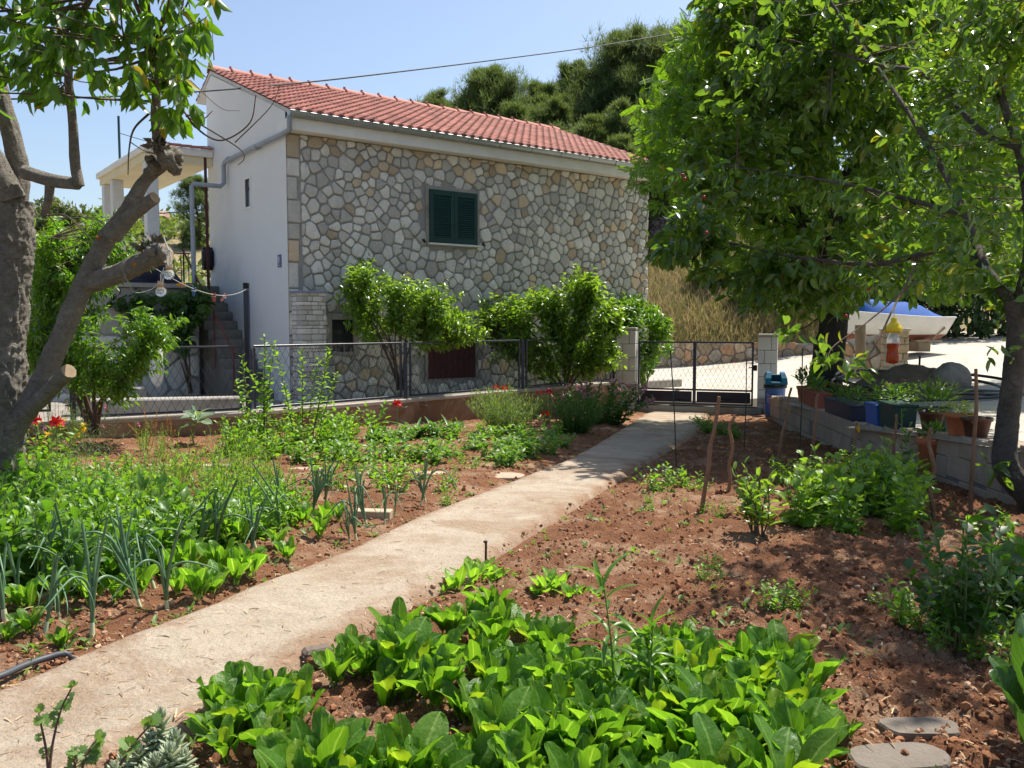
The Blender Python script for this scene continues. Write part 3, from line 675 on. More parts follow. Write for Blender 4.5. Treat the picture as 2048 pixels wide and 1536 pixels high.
# dark tarpaulin heaped on the terrace, grey boulder, white sack, kerb ledges behind the fence
g = Geo(); g.blob((0, 0, .2), (.55, .35, .42), 18, .6, 4); g.blob((.45, .1, .08), (.4, .35, .42), 16, .6, 9)
tag(g.build('tarpaulin', mat('dark_blue_tarpaulin', (.03, .035, .07), (.02, .022, .04), rough=.6), None, H(-1.7, 3.3, DK-.05), HR), 'crumpled dark blue tarpaulin heaped on the terrace under the porch column', 'tarpaulin')
g = Geo(); g.blob((0, 0, 0), (.42, .35, .5), 16, .35, 14)
tag(g.build('boulder', m_st[1], None, P(72, 545, 12.8)), 'rough grey boulder behind the peach foliage beside the left trunk', 'rock')
g = Geo(); g.blob((0, 0, .32), (.12, .11, .34), 12, .12, 3); c = P(314, 770, 13.2)
tag(g.build('sack', mat('white_sack', (.62, .62, .63), (.5, .5, .52), rough=.8), None, c), 'upright white sack leaning by the terrace wall behind the fence', 'sack')
for (xa, xb, yt, Y, h, lb) in ((165, 487, 795, 12.75, .34, 'long low concrete ledge behind the fence in front of the stair'), (150, 292, 775, 13.3, .42, 'short low concrete ledge stepping up behind the long one')):
    a = P(xa, yt+4, Y-.45); bq = P(xb, yt, Y); d = bq-a; d[2] = 0; ln = np.linalg.norm(d)
    g = Geo(); g.box((0, 0, -h), (ln, .35, 0), bev=.02)
    tag(g.build('concrete_ledge', m_cem, None, bq-d/ln*ln, math.atan2(d[1], d[0])), lb, 'ledge')

# ------------------------------------------------------------------ wire fence on its footing
m_navy = mat('navy_fence_paint', (.018, .022, .055), (.012, .015, .035), rough=.35, spec=.6)
m_wire = mat('navy_wire', (.025, .027, .045), rough=.6)
A0, A1, A2, A3 = np.array([-7.7, 9.85]), np.array([-5.62, 10.96]), np.array([-3.71, 12.07]), np.array([2.25, 18.36])
FT, FB = ZC-.335, ZC-1.235
def diamonds(g, w, h, p, q, r=.0027, mat=0):
    """diamond wire mesh filling 0..w x 0..h in the local xz plane"""
    sl_ = q/p; k = -int(h/q)-1
    for s in (1, -1):
        x = -h/sl_
        while x < w+h/sl_:
            xa, xb = x, x+h/sl_; za, zb = (0, h) if s > 0 else (h, 0)
            if xa < 0: za += (zb-za)*(-xa)/(xb-xa); xa = 0
            if xb > w: zb = za+(zb-za)*(w-xa)/(xb-xa); xb = w
            if xb-xa > .01:
                m = (xa+xb)/2; zm = (za+zb)/2
                g.tube([(xa, .004*s, za), (xb, .004*s, zb)], r, 3, mat=mat, cap=False)
            x += p
def panel(parent, a, b, z0, z1, p=.105, q=.2, bar=.02):
    d = b-a; w = np.linalg.norm(d); fr = Geo()
    for pts in ([(0, 0, 0), (w, 0, 0)], [(0, 0, z1-z0), (w, 0, z1-z0)], [(0, 0, 0), (0, 0, z1-z0)], [(w, 0, 0), (w, 0, z1-z0)]):
        lo = np.min(pts, 0)-bar*np.array([.75, .75, .75]); hi = np.max(pts, 0)+bar*np.array([.75, .75, .75])
        if pts[0][0] == pts[1][0]: lo[2] += 2*bar*.75; hi[2] -= 2*bar*.75
        fr.box(lo, hi, bev=.003)
    o = fr.build('panel_frame', m_navy, parent); o.location = (a[0]-parent.location[0], a[1]-parent.location[1], z0-parent.location[2]); o.rotation_euler = (0, 0, math.atan2(d[1], d[0]))
    g = Geo(); diamonds(g, w, z1-z0, p, q); g.build('wire_mesh', m_wire, o)
def fence(name, label, a, b, npan, posts, z0=FB, z1=FT, tall=None):
    d = (b-a)/np.linalg.norm(b-a); t = thing(name, label, 'fence', (*a, z0))
    ln = np.linalg.norm(b-a); st = ln/npan
    for i in range(npan): panel(t, a+d*(i*st+.10), a+d*((i+1)*st-.10), z0+.03, z1)
    for i in posts:
        g = Geo(); c = d*i*st; h = z1-z0+.01
        g.box((c[0]-.028, c[1]-.028, -.12), (c[0]+.028, c[1]+.028, h), bev=.004)
        for z in (.18, h-.18):
            e = d*.09; g.tube([(c[0]-e[0], c[1]-e[1], z), (c[0]+e[0], c[1]+e[1], z)], .012, 5)
        g.build('post', m_navy, t)
    return t
B1 = A2+(A3-A2)*.985
fence('wire_fence', 'long navy diamond wire fence of three panels in front of the stone facade', A2, B1, 3, (1, 2, 3))
fence('wire_fence', 'navy diamond wire fence panel in front of the stair and ledges', A1, A2, 1, (0,))
fence('wire_fence', 'navy wire fence panel mostly hidden behind the left cherry trunk', A0, A1-.12, 1, (0,), FB+.1, FT+.06)
# footing wall
m_foot = mat('stained_footing_concrete', (.37, .285, .205), (.27, .185, .12), (.21, .115, .065), rough=.95, scale=2.5, bump=.012, bscale=30, stain=.45)
m_footc = mat('footing_cap', (.42, .38, .32), (.33, .29, .24), rough=.95, scale=3, bump=.006)
g = Geo()
for a, b in ((A0, A1), (A1, A2), (A2, A3)):
    d = b-a; ln = np.linalg.norm(d); an = math.atan2(d[1], d[0]); c, s = math.cos(an), math.sin(an); Mz = np.array([[c, -s, 0], [s, c, 0], [0, 0, 1]])
    g.box((-.01, -.10, -1.2), (ln-.015, .12, FB-.075), mat=0, M=Mz, T=(*a, 0)); g.box((-.01, -.125, FB-.073), (ln-.015, .13, FB-.012), mat=1, bev=.01, M=Mz, T=(*a, 0))
tag(g.build('footing_wall', [m_foot, m_footc]), 'low earth stained concrete footing wall carrying the navy wire fence', 'wall')
# tall line post with cap
g = Geo(); c = np.array([*A2, FB]); H_ = ZC+(645-566)/F*12.07-FB
t = thing('line_post', 'tall navy steel post for the washing line at the fence corner', 'post', c)
g.box((-.035, -.035, -.15), (.035, .035, H_-.10), bev=.005); g.build('tube', m_navy, t)
g = Geo(); g.box((-.036, -.036, H_-.08), (.036, .036, H_), bev=.006); g.tube([(-.05, 0, H_-.09), (.05, 0, H_-.09)], .006, 5); g.build('cap', m_iron, t)
POST_TOP = c+np.array([0, 0, H_-.09])
# thin dark post farther left behind trees, by the porch
g = Geo(); g.tube([(0, 0, 0), (0, 0, 1.1)], .028, 8); tag(g.build('aerial_post', mat('dark_teal_post', (.01, .05, .06), rough=.5), None, P(240, 330, 20.0)), 'thin dark teal post standing at the far left corner of the porch roof', 'post')

# ------------------------------------------------------------------ gate, pillars, block wall
m_blk = mat('white_concrete_block', (.60, .59, .57), (.50, .49, .47), rough=.95, scale=3, bump=.006, bscale=60, island=.06)
m_joint = mat('block_joint', (.17, .165, .155), rough=1)
def pillar(label, px0, px1, pt, pb, Y, rz):
    a = P(px0, pb, Y); b = P(px1, pt, Y); w_ = b[0]-a[0]; h = b[2]-a[2]
    t = thing('gate_pillar', label, 'pillar', ((a[0]+b[0])/2, Y+w_/2, a[2]), rz, 'block pillars either side of the gate')
    g = Geo(); ww = w_*.92/2; g.box((-ww+.008, -ww+.008, -.3), (ww-.008, ww-.008, h-.05), mat=1); n = 6; ch = (h-.06)/n
    for i in range(n):
        z0, z1 = i*ch+.005-(.25 if i == 0 else 0), (i+1)*ch-.005; s = ww*(.35 if i % 2 else -.35)
        g.box((-ww, -ww, z0), (s-.005, ww, z1), bev=.006); g.box((s+.005, -ww, z0), (ww, ww, z1), bev=.006)
    g.build('blocks', [m_blk, m_joint], t)
    g = Geo(); g.box((-ww-.01, -ww-.01, h-.055), (ww+.01, ww+.01, h), bev=.012); g.build('mortar_cap', m_cem, t)
pillar('pale block pillar on the house side of the gate', 1236, 1279, 655, 822, 18.35, R(-18))
pillar('pale block pillar with the blue bin leaning against it', 1519, 1563, 668, 833, 17.55, R(-18))
m_kick = mat('navy_sheet', (.008, .010, .028), rough=.4)
ga, gb = np.array([2.72, 18.5]), np.array([4.98, 17.72]); gd = gb-ga; gl = np.linalg.norm(gd); gan = math.atan2(gd[1], gd[0])
GT, GBm = ZC-.415, ZC-1.715
for i, lb in enumerate(('left leaf of the navy wire garden gate hung on the house side pillar', 'right leaf of the navy wire garden gate hung beside the blue bin')):
    w_ = gl/2-.03; o = ga+gd/gl*(i*gl/2+.015); h = GT-GBm
    t = thing('gate_leaf', lb, 'gate', (*o, GBm), gan, 'leaves of the garden gate')
    fr = Geo(); r_ = .019
    for lo, hi in (((0, 0), (w_, 0)), ((0, h), (w_, h)), ((0, .30), (w_, .30))): fr.box((lo[0]-r_, -r_, lo[1]-r_), (hi[0]+r_, r_, hi[1]+r_), bev=.004)
    for x in (0, w_):
        fr.box((x-r_, -r_, r_), (x+r_, r_, .30-r_)); fr.box((x-r_, -r_, .30+r_), (x+r_, r_, h-r_))
    fr.build('frame', m_navy, t)
    g = Geo(); diamonds(g, w_, h-.30, .105, .2); ob = g.build('wire_mesh', m_wire, t); ob.location = (0, 0, .30)
    g = Geo(); g.box((.035, -.008, .035), (w_-.035, .008, .265), bev=.002); g.build('kick_plate', m_kick, t)
    if i == 1:
        g = Geo(); g.box((w_+.02, -.04, .72), (w_+.09, .04, .84), bev=.01); g.tube([(w_-.08, -.06, .78), (w_+.03, -.06, .80)], .012, 6); g.build('lock', m_iron, t)
g = Geo(); g.box((-.2, -.16, -.35), (gl+.2, .22, .0), bev=.015)
tag(g.build('gate_threshold', m_cem, None, (*ga, GBm-.045), gan), 'concrete threshold slab under the garden gate', 'threshold')
# blue bin
bc = P(1549, 834, 16.95)
t = thing('waste_bin', 'blue plastic waste bin with turquoise swing lid standing by the gate pillar', 'bin', bc, R(-10))
m_bb = mat('blue_plastic', (.001, .085, .33), (.001, .065, .25), rough=.4, spec=.5); m_lid = mat('turquoise_plastic', (.012, .13, .22), (.01, .10, .18), rough=.4)
g = Geo(); g.lathe([(.165, 0), (.17, .02), (.19, .35), (.2, .58), (.205, .60)], 28); g.build('body', m_bb, t)
g = Geo(); g.lathe([(.222, .58), (.226, .61), (.222, .65), (.20, .655)], 28); g.build('rim', m_iron, t)
g = Geo()
for sx in (-1, 1):   # domed lid with a big front mouth: two cheeks joined at the back and below
    for ya, yb in ((-.15, .17),):
        v = []; 
        for x in (.105, .215):
            for (y, z) in ((-.20, .655), (-.17, .78), (-.09, .88), (.05, .90), (.17, .82), (.2, .655)): v.append((sx*x*(1 if z < .7 else (.95 if z < .85 else .8)), y, z))
        g.add(v, [[0, 1, 2, 3, 4, 5], [11, 10, 9, 8, 7, 6]]+[[i, (i+1) % 6, (i+1) % 6+6, i+6] for i in range(6)], smooth=False)
g.box((-.104, -.20, .656), (.104, -.165, .71), bev=.01); g.box((-.104, .14, .656), (.104, .19, .84), bev=.01)
g.build('lid', m_lid, t)
g = Geo(); g.box((-.10, -.10, .657), (.10, .135, .70)); g.build('flap', m_dark, t)
g = Geo()
for an in (-1.2, -2.35):   # worn pale sticker patch
    a = np.linspace(an-.22, an+.22, 7); zz = np.linspace(.28, .48, 6)
    v = [(.193*math.cos(q)*(1+(zv-.35)*.18), .193*math.sin(q)*(1+(zv-.35)*.18), zv+.02*math.sin(9*q)) for zv in zz for q in a]; g.grid(v, 7, 6)
g.build('sticker', mat('worn_sticker', (.22, .2, .42), (.05, .08, .3), rough=.6, scale=14), t)
# block retaining wall along the drive
BW = np.array([(3.98, 4.2, .27), (3.99, 5.5, .24), (4.01, 6.75, .19), (4.05, 8.18, .10), (4.14, 10.3, -.05), (4.32, 12.3, -.06), (4.5, 14, -.07), (5.1, 17.0, -.30)])
g = Geo(); r = np.random.default_rng(31)
m_bw = mat('earthy_block_wall', (.36, .285, .215), (.27, .205, .15), (.42, .37, .31), rough=.95, scale=2.2, bump=.012, bscale=36, island=.10)
for i in range(len(BW)-1):
    a, b = BW[i], BW[i+1]; d = (b-a)[:2]; ln = np.linalg.norm(d); an = math.atan2(d[1], d[0]); c, s = math.cos(an), math.sin(an); Mz = np.array([[c, -s, 0], [s, c, 0], [0, 0, 1]])
    hl_ = b[2]-a[2]; n = max(1, round(ln/.42))
    for k in range(n):
        zt_ = a[2]+hl_*(k+.5)/n
        for rw in range(4):
            off = .5*(rw % 2); x0, x1 = (k+off)*ln/n, (k+1+off)*ln/n
            if x0 > ln-.05: x0 = 0; x1 = off*ln/n
            z1 = zt_-rw*.205-.003*(rw > 0); g.box((x0+.003, -.2, z1-.198), (min(x1, ln)-.003, -.004*r.random(), z1), mat=0, bev=.006, M=Mz, T=(a[0], a[1], 0))
        g.box((k*ln/n, -.195, zt_-.84), ((k+1)*ln/n, -.012, zt_-.012), mat=1, M=Mz, T=(a[0], a[1], 0))
tag(g.build('block_wall', [m_bw, m_joint]), 'low block retaining wall carrying flower pots along the right garden bed', 'wall')

# ------------------------------------------------------------------ stone walls by the road
def rubble(name, label, pts, zt0, zt1, hgt, r0, r1, seed, th=.35, mts=None, wt=(.35, .25, .4)):
    g = Geo()
    for i in range(len(pts)-1):
        a, b = np.array(pts[i]), np.array(pts[i+1]); d = b-a; ln = np.linalg.norm(d); u = d/ln; nrm = np.array([u[1], -u[0]])
        za = zt0+(zt1-zt0)*i/(len(pts)-1); zb = zt0+(zt1-zt0)*(i+1)/(len(pts)-1)
        f3 = lambda U, Vv, D: np.stack([a[0]+u[0]*U+nrm[0]*D, a[1]+u[1]*U+nrm[1]*D, Vv], -1)
        stones(g, (0, min(za, zb)-hgt, ln, max(za, zb)), r0, r1, f3, seed=seed+i, mats=(0, 1, 2), wts=list(wt), gap=.012, dep=.05, tries=4500, keep=lambda uu, vv: vv < za+(zb-za)*uu/ln-.04)
        an = math.atan2(u[1], u[0]); c, s = math.cos(an), math.sin(an); Mz = np.array([[c, -s, 0], [s, c, 0], [0, 0, 1]])
        v = [(x, y, z) for x, zz in ((0, za), (ln, zb)) for y in (.01, th) for z in (zz-hgt-.4, zz-.03)]
        v = np.array(v)@Mz.T+np.array([a[0], a[1], 0]); g.add(v, [[0, 4, 5, 1], [2, 3, 7, 6], [1, 5, 7, 3], [0, 1, 3, 2], [4, 6, 7, 5]], mat=3, smooth=False)
    return tag(g.build(name, (mts or m_st)+[m_mortar]), label, 'wall')
m_rub = [stone_mat('rubble_tan', (.40, .31, .21), (.31, .24, .16)), stone_mat('rubble_grey', (.35, .31, .26), (.27, .24, .20)), stone_mat('rubble_rust', (.42, .27, .16), (.33, .20, .12))]
rubble('roadside_wall', 'long rubble stone retaining wall beyond the gate at the foot of the dry slope', [(2.0, 27.2), (5.4, 26.9), (9.3, 26.6)], ZC-.60, ZC-.62, .95, .13, .26, 40, mts=m_rub)
rubble('side_wall', 'low coursed stone wall rising towards the boat', [PX_ for PX_ in ((PX(1640, 0, 21.5), 21.5), (PX(1692, 0, 20.6), 20.6), (PX(1775, 0, 19.2), 19.2))], ZC-.56, ZC-.20, .9, .16, .3, 50, mts=m_rub, wt=(.5, .4, .1))
t = thing('wall_end_pier', 'square stone pier ending the low wall in front of the boat', 'pier', (PX(1794, 0, 19.1), 19.25, ZC-1.05), R(-12))
g = Geo(); g.box((-.24, -.2, -.4), (.24, .24, .86), mat=3); rr = np.random.default_rng(2); z = -.2
while z < .8:
    h = rr.uniform(.12, .2); x = -.26
    while x < .24:
        w_ = min(rr.uniform(.15, .3), .26-x); g.box((x+.006, -.23, z+.006), (x+w_-.006, 0, z+h-.006), mat=int(rr.choice([0, 1])), bev=.02); x += w_
    g.box((-.27, -.2, z+.006), (0, .26, z+h-.006), mat=0, bev=.02); z += h
g.box((-.29, -.26, .86), (.29, .28, .93), mat=1, bev=.02)
g.build('masonry', m_rub+[m_mortar], t)
g = Geo(); g.tube([(0, 0, -.1), (.02, 0, .5), (0, 0, 1.0)], .11, 9, rough=.2, seg=4)
tag(g.build('timber_post', mat('grey_timber', (.22, .17, .12), (.14, .11, .08), rough=.9, squash=(4, 4, .6)), None, (PX(1719, 0, 18.6), 18.6, ZC-1.05)), 'stout round timber post in front of the low stone wall', 'post')
# kerb beyond the gate
a = P(1283, 762, 20.6); b = P(1365, 757, 21.4); d = b-a; g = Geo(); g.box((0, 0, -.2), (np.linalg.norm(d[:2]), .16, .0), bev=.02)
tag(g.build('kerb', m_cem, None, a, math.atan2(d[1], d[0])), 'short concrete kerb edging the verge just beyond the gate', 'kerb')
# ------------------------------------------------------------------ trees and shrubs
def polysample(poly, n, ya, yb, seed, clump=0.0, cs=1.2):
    r = np.random.default_rng(seed); poly = np.array(poly, float); lo, hi = poly.min(0), poly.max(0); out = []
    tot = 0
    while tot < n:
        q = lo+(hi-lo)*r.random((n*2, 2)); q = q[inside(q[:, 0], q[:, 1], poly)]
        Y = ya+(yb-ya)*r.random(len(q))
        if callable(clump): pass
        pts = np.stack([(q[:, 0]-1024)/F*Y, Y, np.zeros(len(q))], -1)
        b = (768-q[:, 1])/F; ry = math.cos(TH)+b*math.sin(TH); rz = -math.sin(TH)+b*math.cos(TH)
        pts[:, 0] = (q[:, 0]-1024)/F*Y/ry; pts[:, 2] = ZC+rz/ry*Y
        if clump:
            nz = fbm(pts[:, 0]+pts[:, 1]*.6, pts[:, 2]+pts[:, 1]*.8, cs, 3, seed); pts = pts[nz > clump]
        out.append(pts); tot += len(pts)
    return np.concatenate(out)[:n]
def limb_points(limbs, step=.05):
    out = []
    for pts, rad in limbs:
        p, r_ = spline(pts, np.asarray(rad, float), 8); out.append(p)
    return np.concatenate(out)
def foliage(gl, gw, c, lp, tmpl, ll, nl, seed, tl=.35, droop=.4, upw=.9, spread=1.0, wood=True, matl=0, out=None, wr=.006, maxd=3.0, upj=.55, wfrac=1.0):
    """twigs ending at points c, each with nl leaves; twigs reach back to the nearest limb point"""
    r = np.random.default_rng(seed); n = len(c)
    D = np.empty(n); J = np.empty(n, int)
    for i in range(0, n, 400):
        d = c[i:i+400, None]-lp[None]; q = (d**2).sum(-1)+np.where(d[..., 2] < -.1, 1.2*d[..., 2]**2, 0); J[i:i+400] = q.argmin(1); D[i:i+400] = np.sqrt((d**2).sum(-1))[np.arange(len(d)), J[i:i+400]]
    t = norm(c-lp[J]+np.array([0, 0, .12]))+.35*rdir(n, r); t = norm(t)
    if wood:
        for i in range(n):
            if D[i] > maxd or r.random() > wfrac: continue
            a = lp[J[i]]; m = (a+c[i])/2+np.array([0, 0, -.06*D[i]])+.08*D[i]*r.normal(size=3)
            gw.tube([a, m, c[i]-t[i]*tl*.5, c[i]], [wr+.004*D[i], wr*.8+.0015*D[i], wr*.6, wr*.3], 4, seg=3, cap=False)
    s = r.random((n, nl)); base = c[:, None]-t[:, None]*tl*(s[..., None])
    pr = r.normal(size=(n, nl, 3)); pr -= (pr*t[:, None]).sum(-1, keepdims=True)*t[:, None]; pr = norm(pr)
    d = norm(t[:, None]*(.55-.2*s[..., None])+pr*spread+np.array([0, 0, -droop]))
    up = np.array([0, 0, upw])+upj*r.normal(size=(n, nl, 3))
    if out is not None: up = up+out
    L = ll*(.6+.6*r.random((n, nl)))*(1-.2*(s < .15))
    gl.bulk(tmpl, frames(d.reshape(-1, 3), up.reshape(-1, 3), L.ravel()), base.reshape(-1, 3), mat=matl)
def off(pts, o): return [(np.asarray(p)-o) for p in pts]

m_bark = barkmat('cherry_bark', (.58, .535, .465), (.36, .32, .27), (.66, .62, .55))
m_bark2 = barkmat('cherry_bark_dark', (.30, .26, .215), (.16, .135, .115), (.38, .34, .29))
m_cut = mat('sawn_wood', (.36, .27, .17), (.25, .18, .11), rough=.9, scale=9)
m_lich = mat('orange_lichen', (.42, .17, .03), rough=1)
m_twig = mat('brown_twig', (.13, .085, .06), (.08, .055, .04), rough=.8)
m_cherry_l = leafmat('cherry_leaf', (.05, .125, .012), (.095, .19, .018), (2.9, 2.7, .8), rough=.33, trans=.46, c3=(.26, .22, .03), p3=.04)
m_cherry_d = leafmat('cherry_leaf_deep', (.050, .118, .019), (.104, .192, .031), (3.0, 2.6, .95), rough=.27, trans=.46, spec=.7, c3=(.16, .19, .02), p3=.04)

# --- old cherry at the left
Yt = 6.35
def Q(x, y, Y=Yt): return P(x, y, Y)
b0 = G(2, 1010); 
lt = thing('cherry_tree', 'old cherry tree with thick scarred trunk and sawn limbs at the left edge', 'tree', b0)
trunk = [([Q(-12, 1040), Q(-8, 930), Q(2, 820), Q(2, 700), Q(8, 580), Q(14, 480), Q(18, 400)], [.27, .22, .215, .20, .20, .215, .19])]
limbs = [
 ([Q(14, 880), Q(70, 790, 6.3), Q(118, 685, 6.25), Q(165, 575, 6.2), Q(212, 480, 6.15), Q(248, 430, 6.1), Q(290, 362, 6.05), Q(332, 318, 6.0), Q(318, 280, 5.95), Q(312, 235, 5.9), Q(312, 180, 5.85), Q(305, 90, 5.7)], [.14, .125, .118, .112, .105, .085, .068, .075, .062, .052, .045, .03]),
 ([Q(180, 565, 6.2), Q(235, 548, 6.1), Q(285, 524, 6.0), Q(330, 506, 5.9)], [.085, .076, .078, .082]),
 ([Q(225, 470, 6.1), Q(262, 432, 6.0), Q(310, 395, 5.9)], [.075, .053, .048]),
 ([Q(30, 850), Q(80, 800, 6.2), Q(138, 742, 6.0)], [.10, .088, .085]),
 ([Q(18, 440), Q(38, 360, 6.4), Q(28, 290, 6.4), Q(10, 225, 6.4), Q(-10, 150, 6.4), Q(-40, 40, 6.3)], [.11, .085, .078, .072, .065, .05]),
 ([Q(50, 345, 6.3), Q(100, 360, 6.2), Q(155, 368, 6.05)], [.06, .055, .048]),
 ([Q(158, 372, 6.05), Q(150, 325, 6.05), Q(146, 250, 6.0), Q(137, 150, 5.95), Q(150, 60, 5.85), Q(195, -30, 5.7)], [.042, .040, .035, .031, .027, .02]),
 ([Q(100, 360, 6.2), Q(97, 400, 6.2), Q(86, 432, 6.25)], [.04, .035, .026]),
 ([Q(20, 400, 6.3), Q(-30, 300, 6.2), Q(-120, 160, 6.0), Q(-200, 20, 5.6)], [.13, .10, .08, .05]),
]
g = Geo()
for pts, rad in trunk: g.tube(off(pts, b0), np.array(rad)*.80, 90, seg=60, rough=.11, seed=3, fine=.26)
g.build('trunk', m_bark, lt)
g = Geo()
for i, (pts, rad) in enumerate(limbs):
    ends = i in (1, 2, 3)
    g.tube(off(pts, b0), np.array(rad)*(.60 if i in (0, 3) else .85), 56 if rad[0] > .06 else 12, seg=44 if rad[0] > .06 else 14, fine=.18 if rad[0] > .06 else 0, rough=.12 if rad[0] > .06 else .1, seed=20+i, cap=1 if ends else True)
r = np.random.default_rng(6)
for c, s in ((Q(335, 312, 5.93), .085), (Q(300, 330, 5.98), .06), (Q(95, 480, 6.2), .0), (Q(318, 500, 5.86), .055)):
    if s: 
        for k in range(5): g.blob(c-b0+r.normal(0, .028, 3), s*(.38+.4*r.random()), 14, .6, 50+k)
for k in range(70):   # flaking bark on the cut limb and elbow
    u = r.random(); base = (Q(285, 524, 6.0)*(1-u)+Q(330, 500, 5.9)*u) if k < 35 else Q(325, 300+30*u, 5.9)
    c = base+np.array([r.normal(0, .02), -.03-.05*r.random(), .05+.02*r.random()]); d = norm(np.array([r.normal(), -.6, .8+r.normal()*.5]))
    g.bulk(LEAF_FAR, frames(d[None], r.normal(size=(1, 3)), [.05+.05*r.random()]), (c-b0)[None])
for c, s in ((Q(272, 528, 5.955), .018), (Q(281, 524, 5.95), .012), (Q(190, 553, 6.12), .02), (Q(196, 475, 6.08), .012)): g.blob(c-b0, (s*1.5, .02, s), 7, .5, 8, mat=2)
g.build('limbs', [m_bark, m_cut, m_lich], lt)
tw = [([Q(330, 160, 5.8), Q(380, 240, 5.6), Q(420, 275, 5.5), Q(455, 278, 5.4), Q(500, 245, 5.3), Q(512, 190, 5.3)], .008), ([Q(372, 232, 5.6), Q(440, 272, 5.5), Q(482, 300, 5.4), Q(488, 318, 5.4), Q(476, 330, 5.4)], .006),
 ([Q(300, 225, 5.9), Q(268, 258, 5.9), Q(258, 300, 5.9), Q(256, 350, 5.9)], .009), ([Q(262, 285, 5.9), Q(285, 300, 5.9), Q(300, 305, 5.9)], .004), ([Q(86, 432, 6.2), Q(128, 430, 6.1), Q(160, 455, 6.05), Q(185, 482, 6.0)], .007), ([Q(90, 425), Q(105, 440), Q(112, 452)], .008),
 ([Q(0, 90, 5.6), Q(80, 108, 5.6), Q(150, 160, 5.5), Q(220, 164, 5.4)], .006), ([Q(375, 230, 5.6), Q(405, 238, 5.5), Q(425, 222, 5.5)], .006), ([Q(428, 120, 5.4), Q(426, 90, 5.4), Q(424, 55, 5.4)], .004), ([Q(345, 60, 5.7), Q(352, 110, 5.6), Q(380, 170, 5.5), Q(400, 195, 5.4)], .004),
 ([Q(470, 285, 5.4), Q(540, 215, 5.3), Q(560, 170, 5.3)], .004), ([Q(380, 160, 5.6), Q(440, 215, 5.4), Q(480, 222, 5.3)], .003)]
g = Geo()
for pts, rad in tw: g.tube(off(pts, b0), np.linspace(rad, rad*.4, len(pts)), 5, seg=6)
pl = [(-260, -330), (380, -330), (440, -80), (418, 110), (385, 165), (392, 232), (345, 232), (310, 205), (262, 170), (215, 190), (150, 120), (95, 175), (40, 182), (-120, 190)]
c = polysample(pl, 340, 4.6, 6.2, 41, .40, 2.2); gl = Geo(); lp = limb_points(trunk+limbs)
foliage(gl, g, c, lp, LEAF, .135, 8, 42, tl=.22, droop=1.15, upw=.5, spread=.75, upj=.8, wfrac=.45, maxd=1.2)
gl.v = [v-b0 for v in gl.v]
for i in range(len(g.v)):  # twigs made by foliage() are in world space
    if np.abs(g.v[i]).max() > 0 and i >= len(tw)*3: g.v[i] = g.v[i]-b0
g.build('twigs', m_twig, lt); gl.build('crown', m_cherry_l, lt)

# --- big cherry at the right
b1 = P(2075, 1010, 6.5)
rt = thing('cherry_tree', 'large leafy cherry tree with slim dark trunk at the right edge bearing a few cherries', 'tree', b1)
trunk = [([P(2120, 1070, 6.4), P(2058, 990, 6.5), P(2012, 935, 6.55), P(2014, 860, 6.6), P(2028, 740, 6.6), P(2034, 660, 6.6), P(2028, 600, 6.6)], [.16, .13, .12, .105, .098, .092, .085])]
limbs = [
 ([P(2028, 610, 6.6), P(1995, 570, 6.7), P(1965, 520, 6.9), P(1930, 430, 7.4), P(1880, 330, 8.0), P(1800, 200, 8.8), P(1700, 60, 9.6), P(1620, -60, 10.2)], [.07, .055, .048, .042, .036, .03, .024, .015]),
 ([P(1985, 545, 6.8), P(1905, 500, 7.2), P(1830, 512, 7.8), P(1750, 528, 8.4), P(1640, 520, 9.2), P(1540, 505, 9.8), P(1440, 480, 10.4)], [.045, .04, .036, .034, .028, .02, .01]),
 ([P(2032, 640, 6.6), P(2060, 500, 6.6), P(2048, 340, 6.8), P(2000, 180, 7.2), P(1960, 20, 7.6), P(1940, -140, 8)], [.075, .066, .055, .045, .035, .02]),
 ([P(2050, 420, 6.7), P(2130, 250, 6.8), P(2250, 60, 7.0), P(2330, -100, 7.0)], [.05, .045, .035, .02]),
 ([P(2030, 620, 6.6), P(2110, 480, 6.4), P(2200, 250, 6.2), P(2260, 0, 6.0)], [.06, .05, .04, .02]),
 ([P(2045, 300, 6.8), P(1960, 260, 7.3), P(1850, 150, 8.2), P(1760, 130, 9.0), P(1640, 100, 10), P(1500, 90, 11)], [.04, .034, .030, .024, .018, .01]),
 ([P(1930, 430, 7.4), P(1820, 400, 8.2), P(1700, 370, 9.0), P(1580, 350, 9.8), P(1440, 330, 10.6)], [.035, .03, .026, .018, .01]),
 ([P(1668, 60, 9.8), P(1662, 180, 9.6), P(1650, 240, 9.5)], [.016, .014, .012]),
 ([P(2000, 180, 7.2), P(2060, 20, 6.6), P(2120, -160, 6.2)], [.05, .04, .02]),
]
g = Geo()
for pts, rad in trunk: g.tube(off(pts, b1), np.array(rad)*.76, 40, seg=24, fine=.12, rough=.1, seed=61)
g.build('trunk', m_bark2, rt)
g = Geo()
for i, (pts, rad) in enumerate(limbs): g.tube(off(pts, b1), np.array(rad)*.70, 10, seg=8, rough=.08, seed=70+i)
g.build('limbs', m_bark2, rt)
gw = Geo(); gl = Geo(); lp = limb_points(trunk+limbs)
pA = [(1390, -60), (1385, 120), (1400, 240), (1330, 285), (1318, 350), (1345, 410), (1335, 455), (1272, 475), (1300, 515), (1380, 545), (1450, 600), (1535, 650), (1560, 590), (1650, 610), (1700, 640), (1760, 600), (1850, 590), (1940, 600), (2000, 560), (2120, 560), (2120, -60)]
pA1 = [q if q[0] < 1850 else (1850, q[1]) for q in pA if q[0] < 2120]+[(1850, -60)]
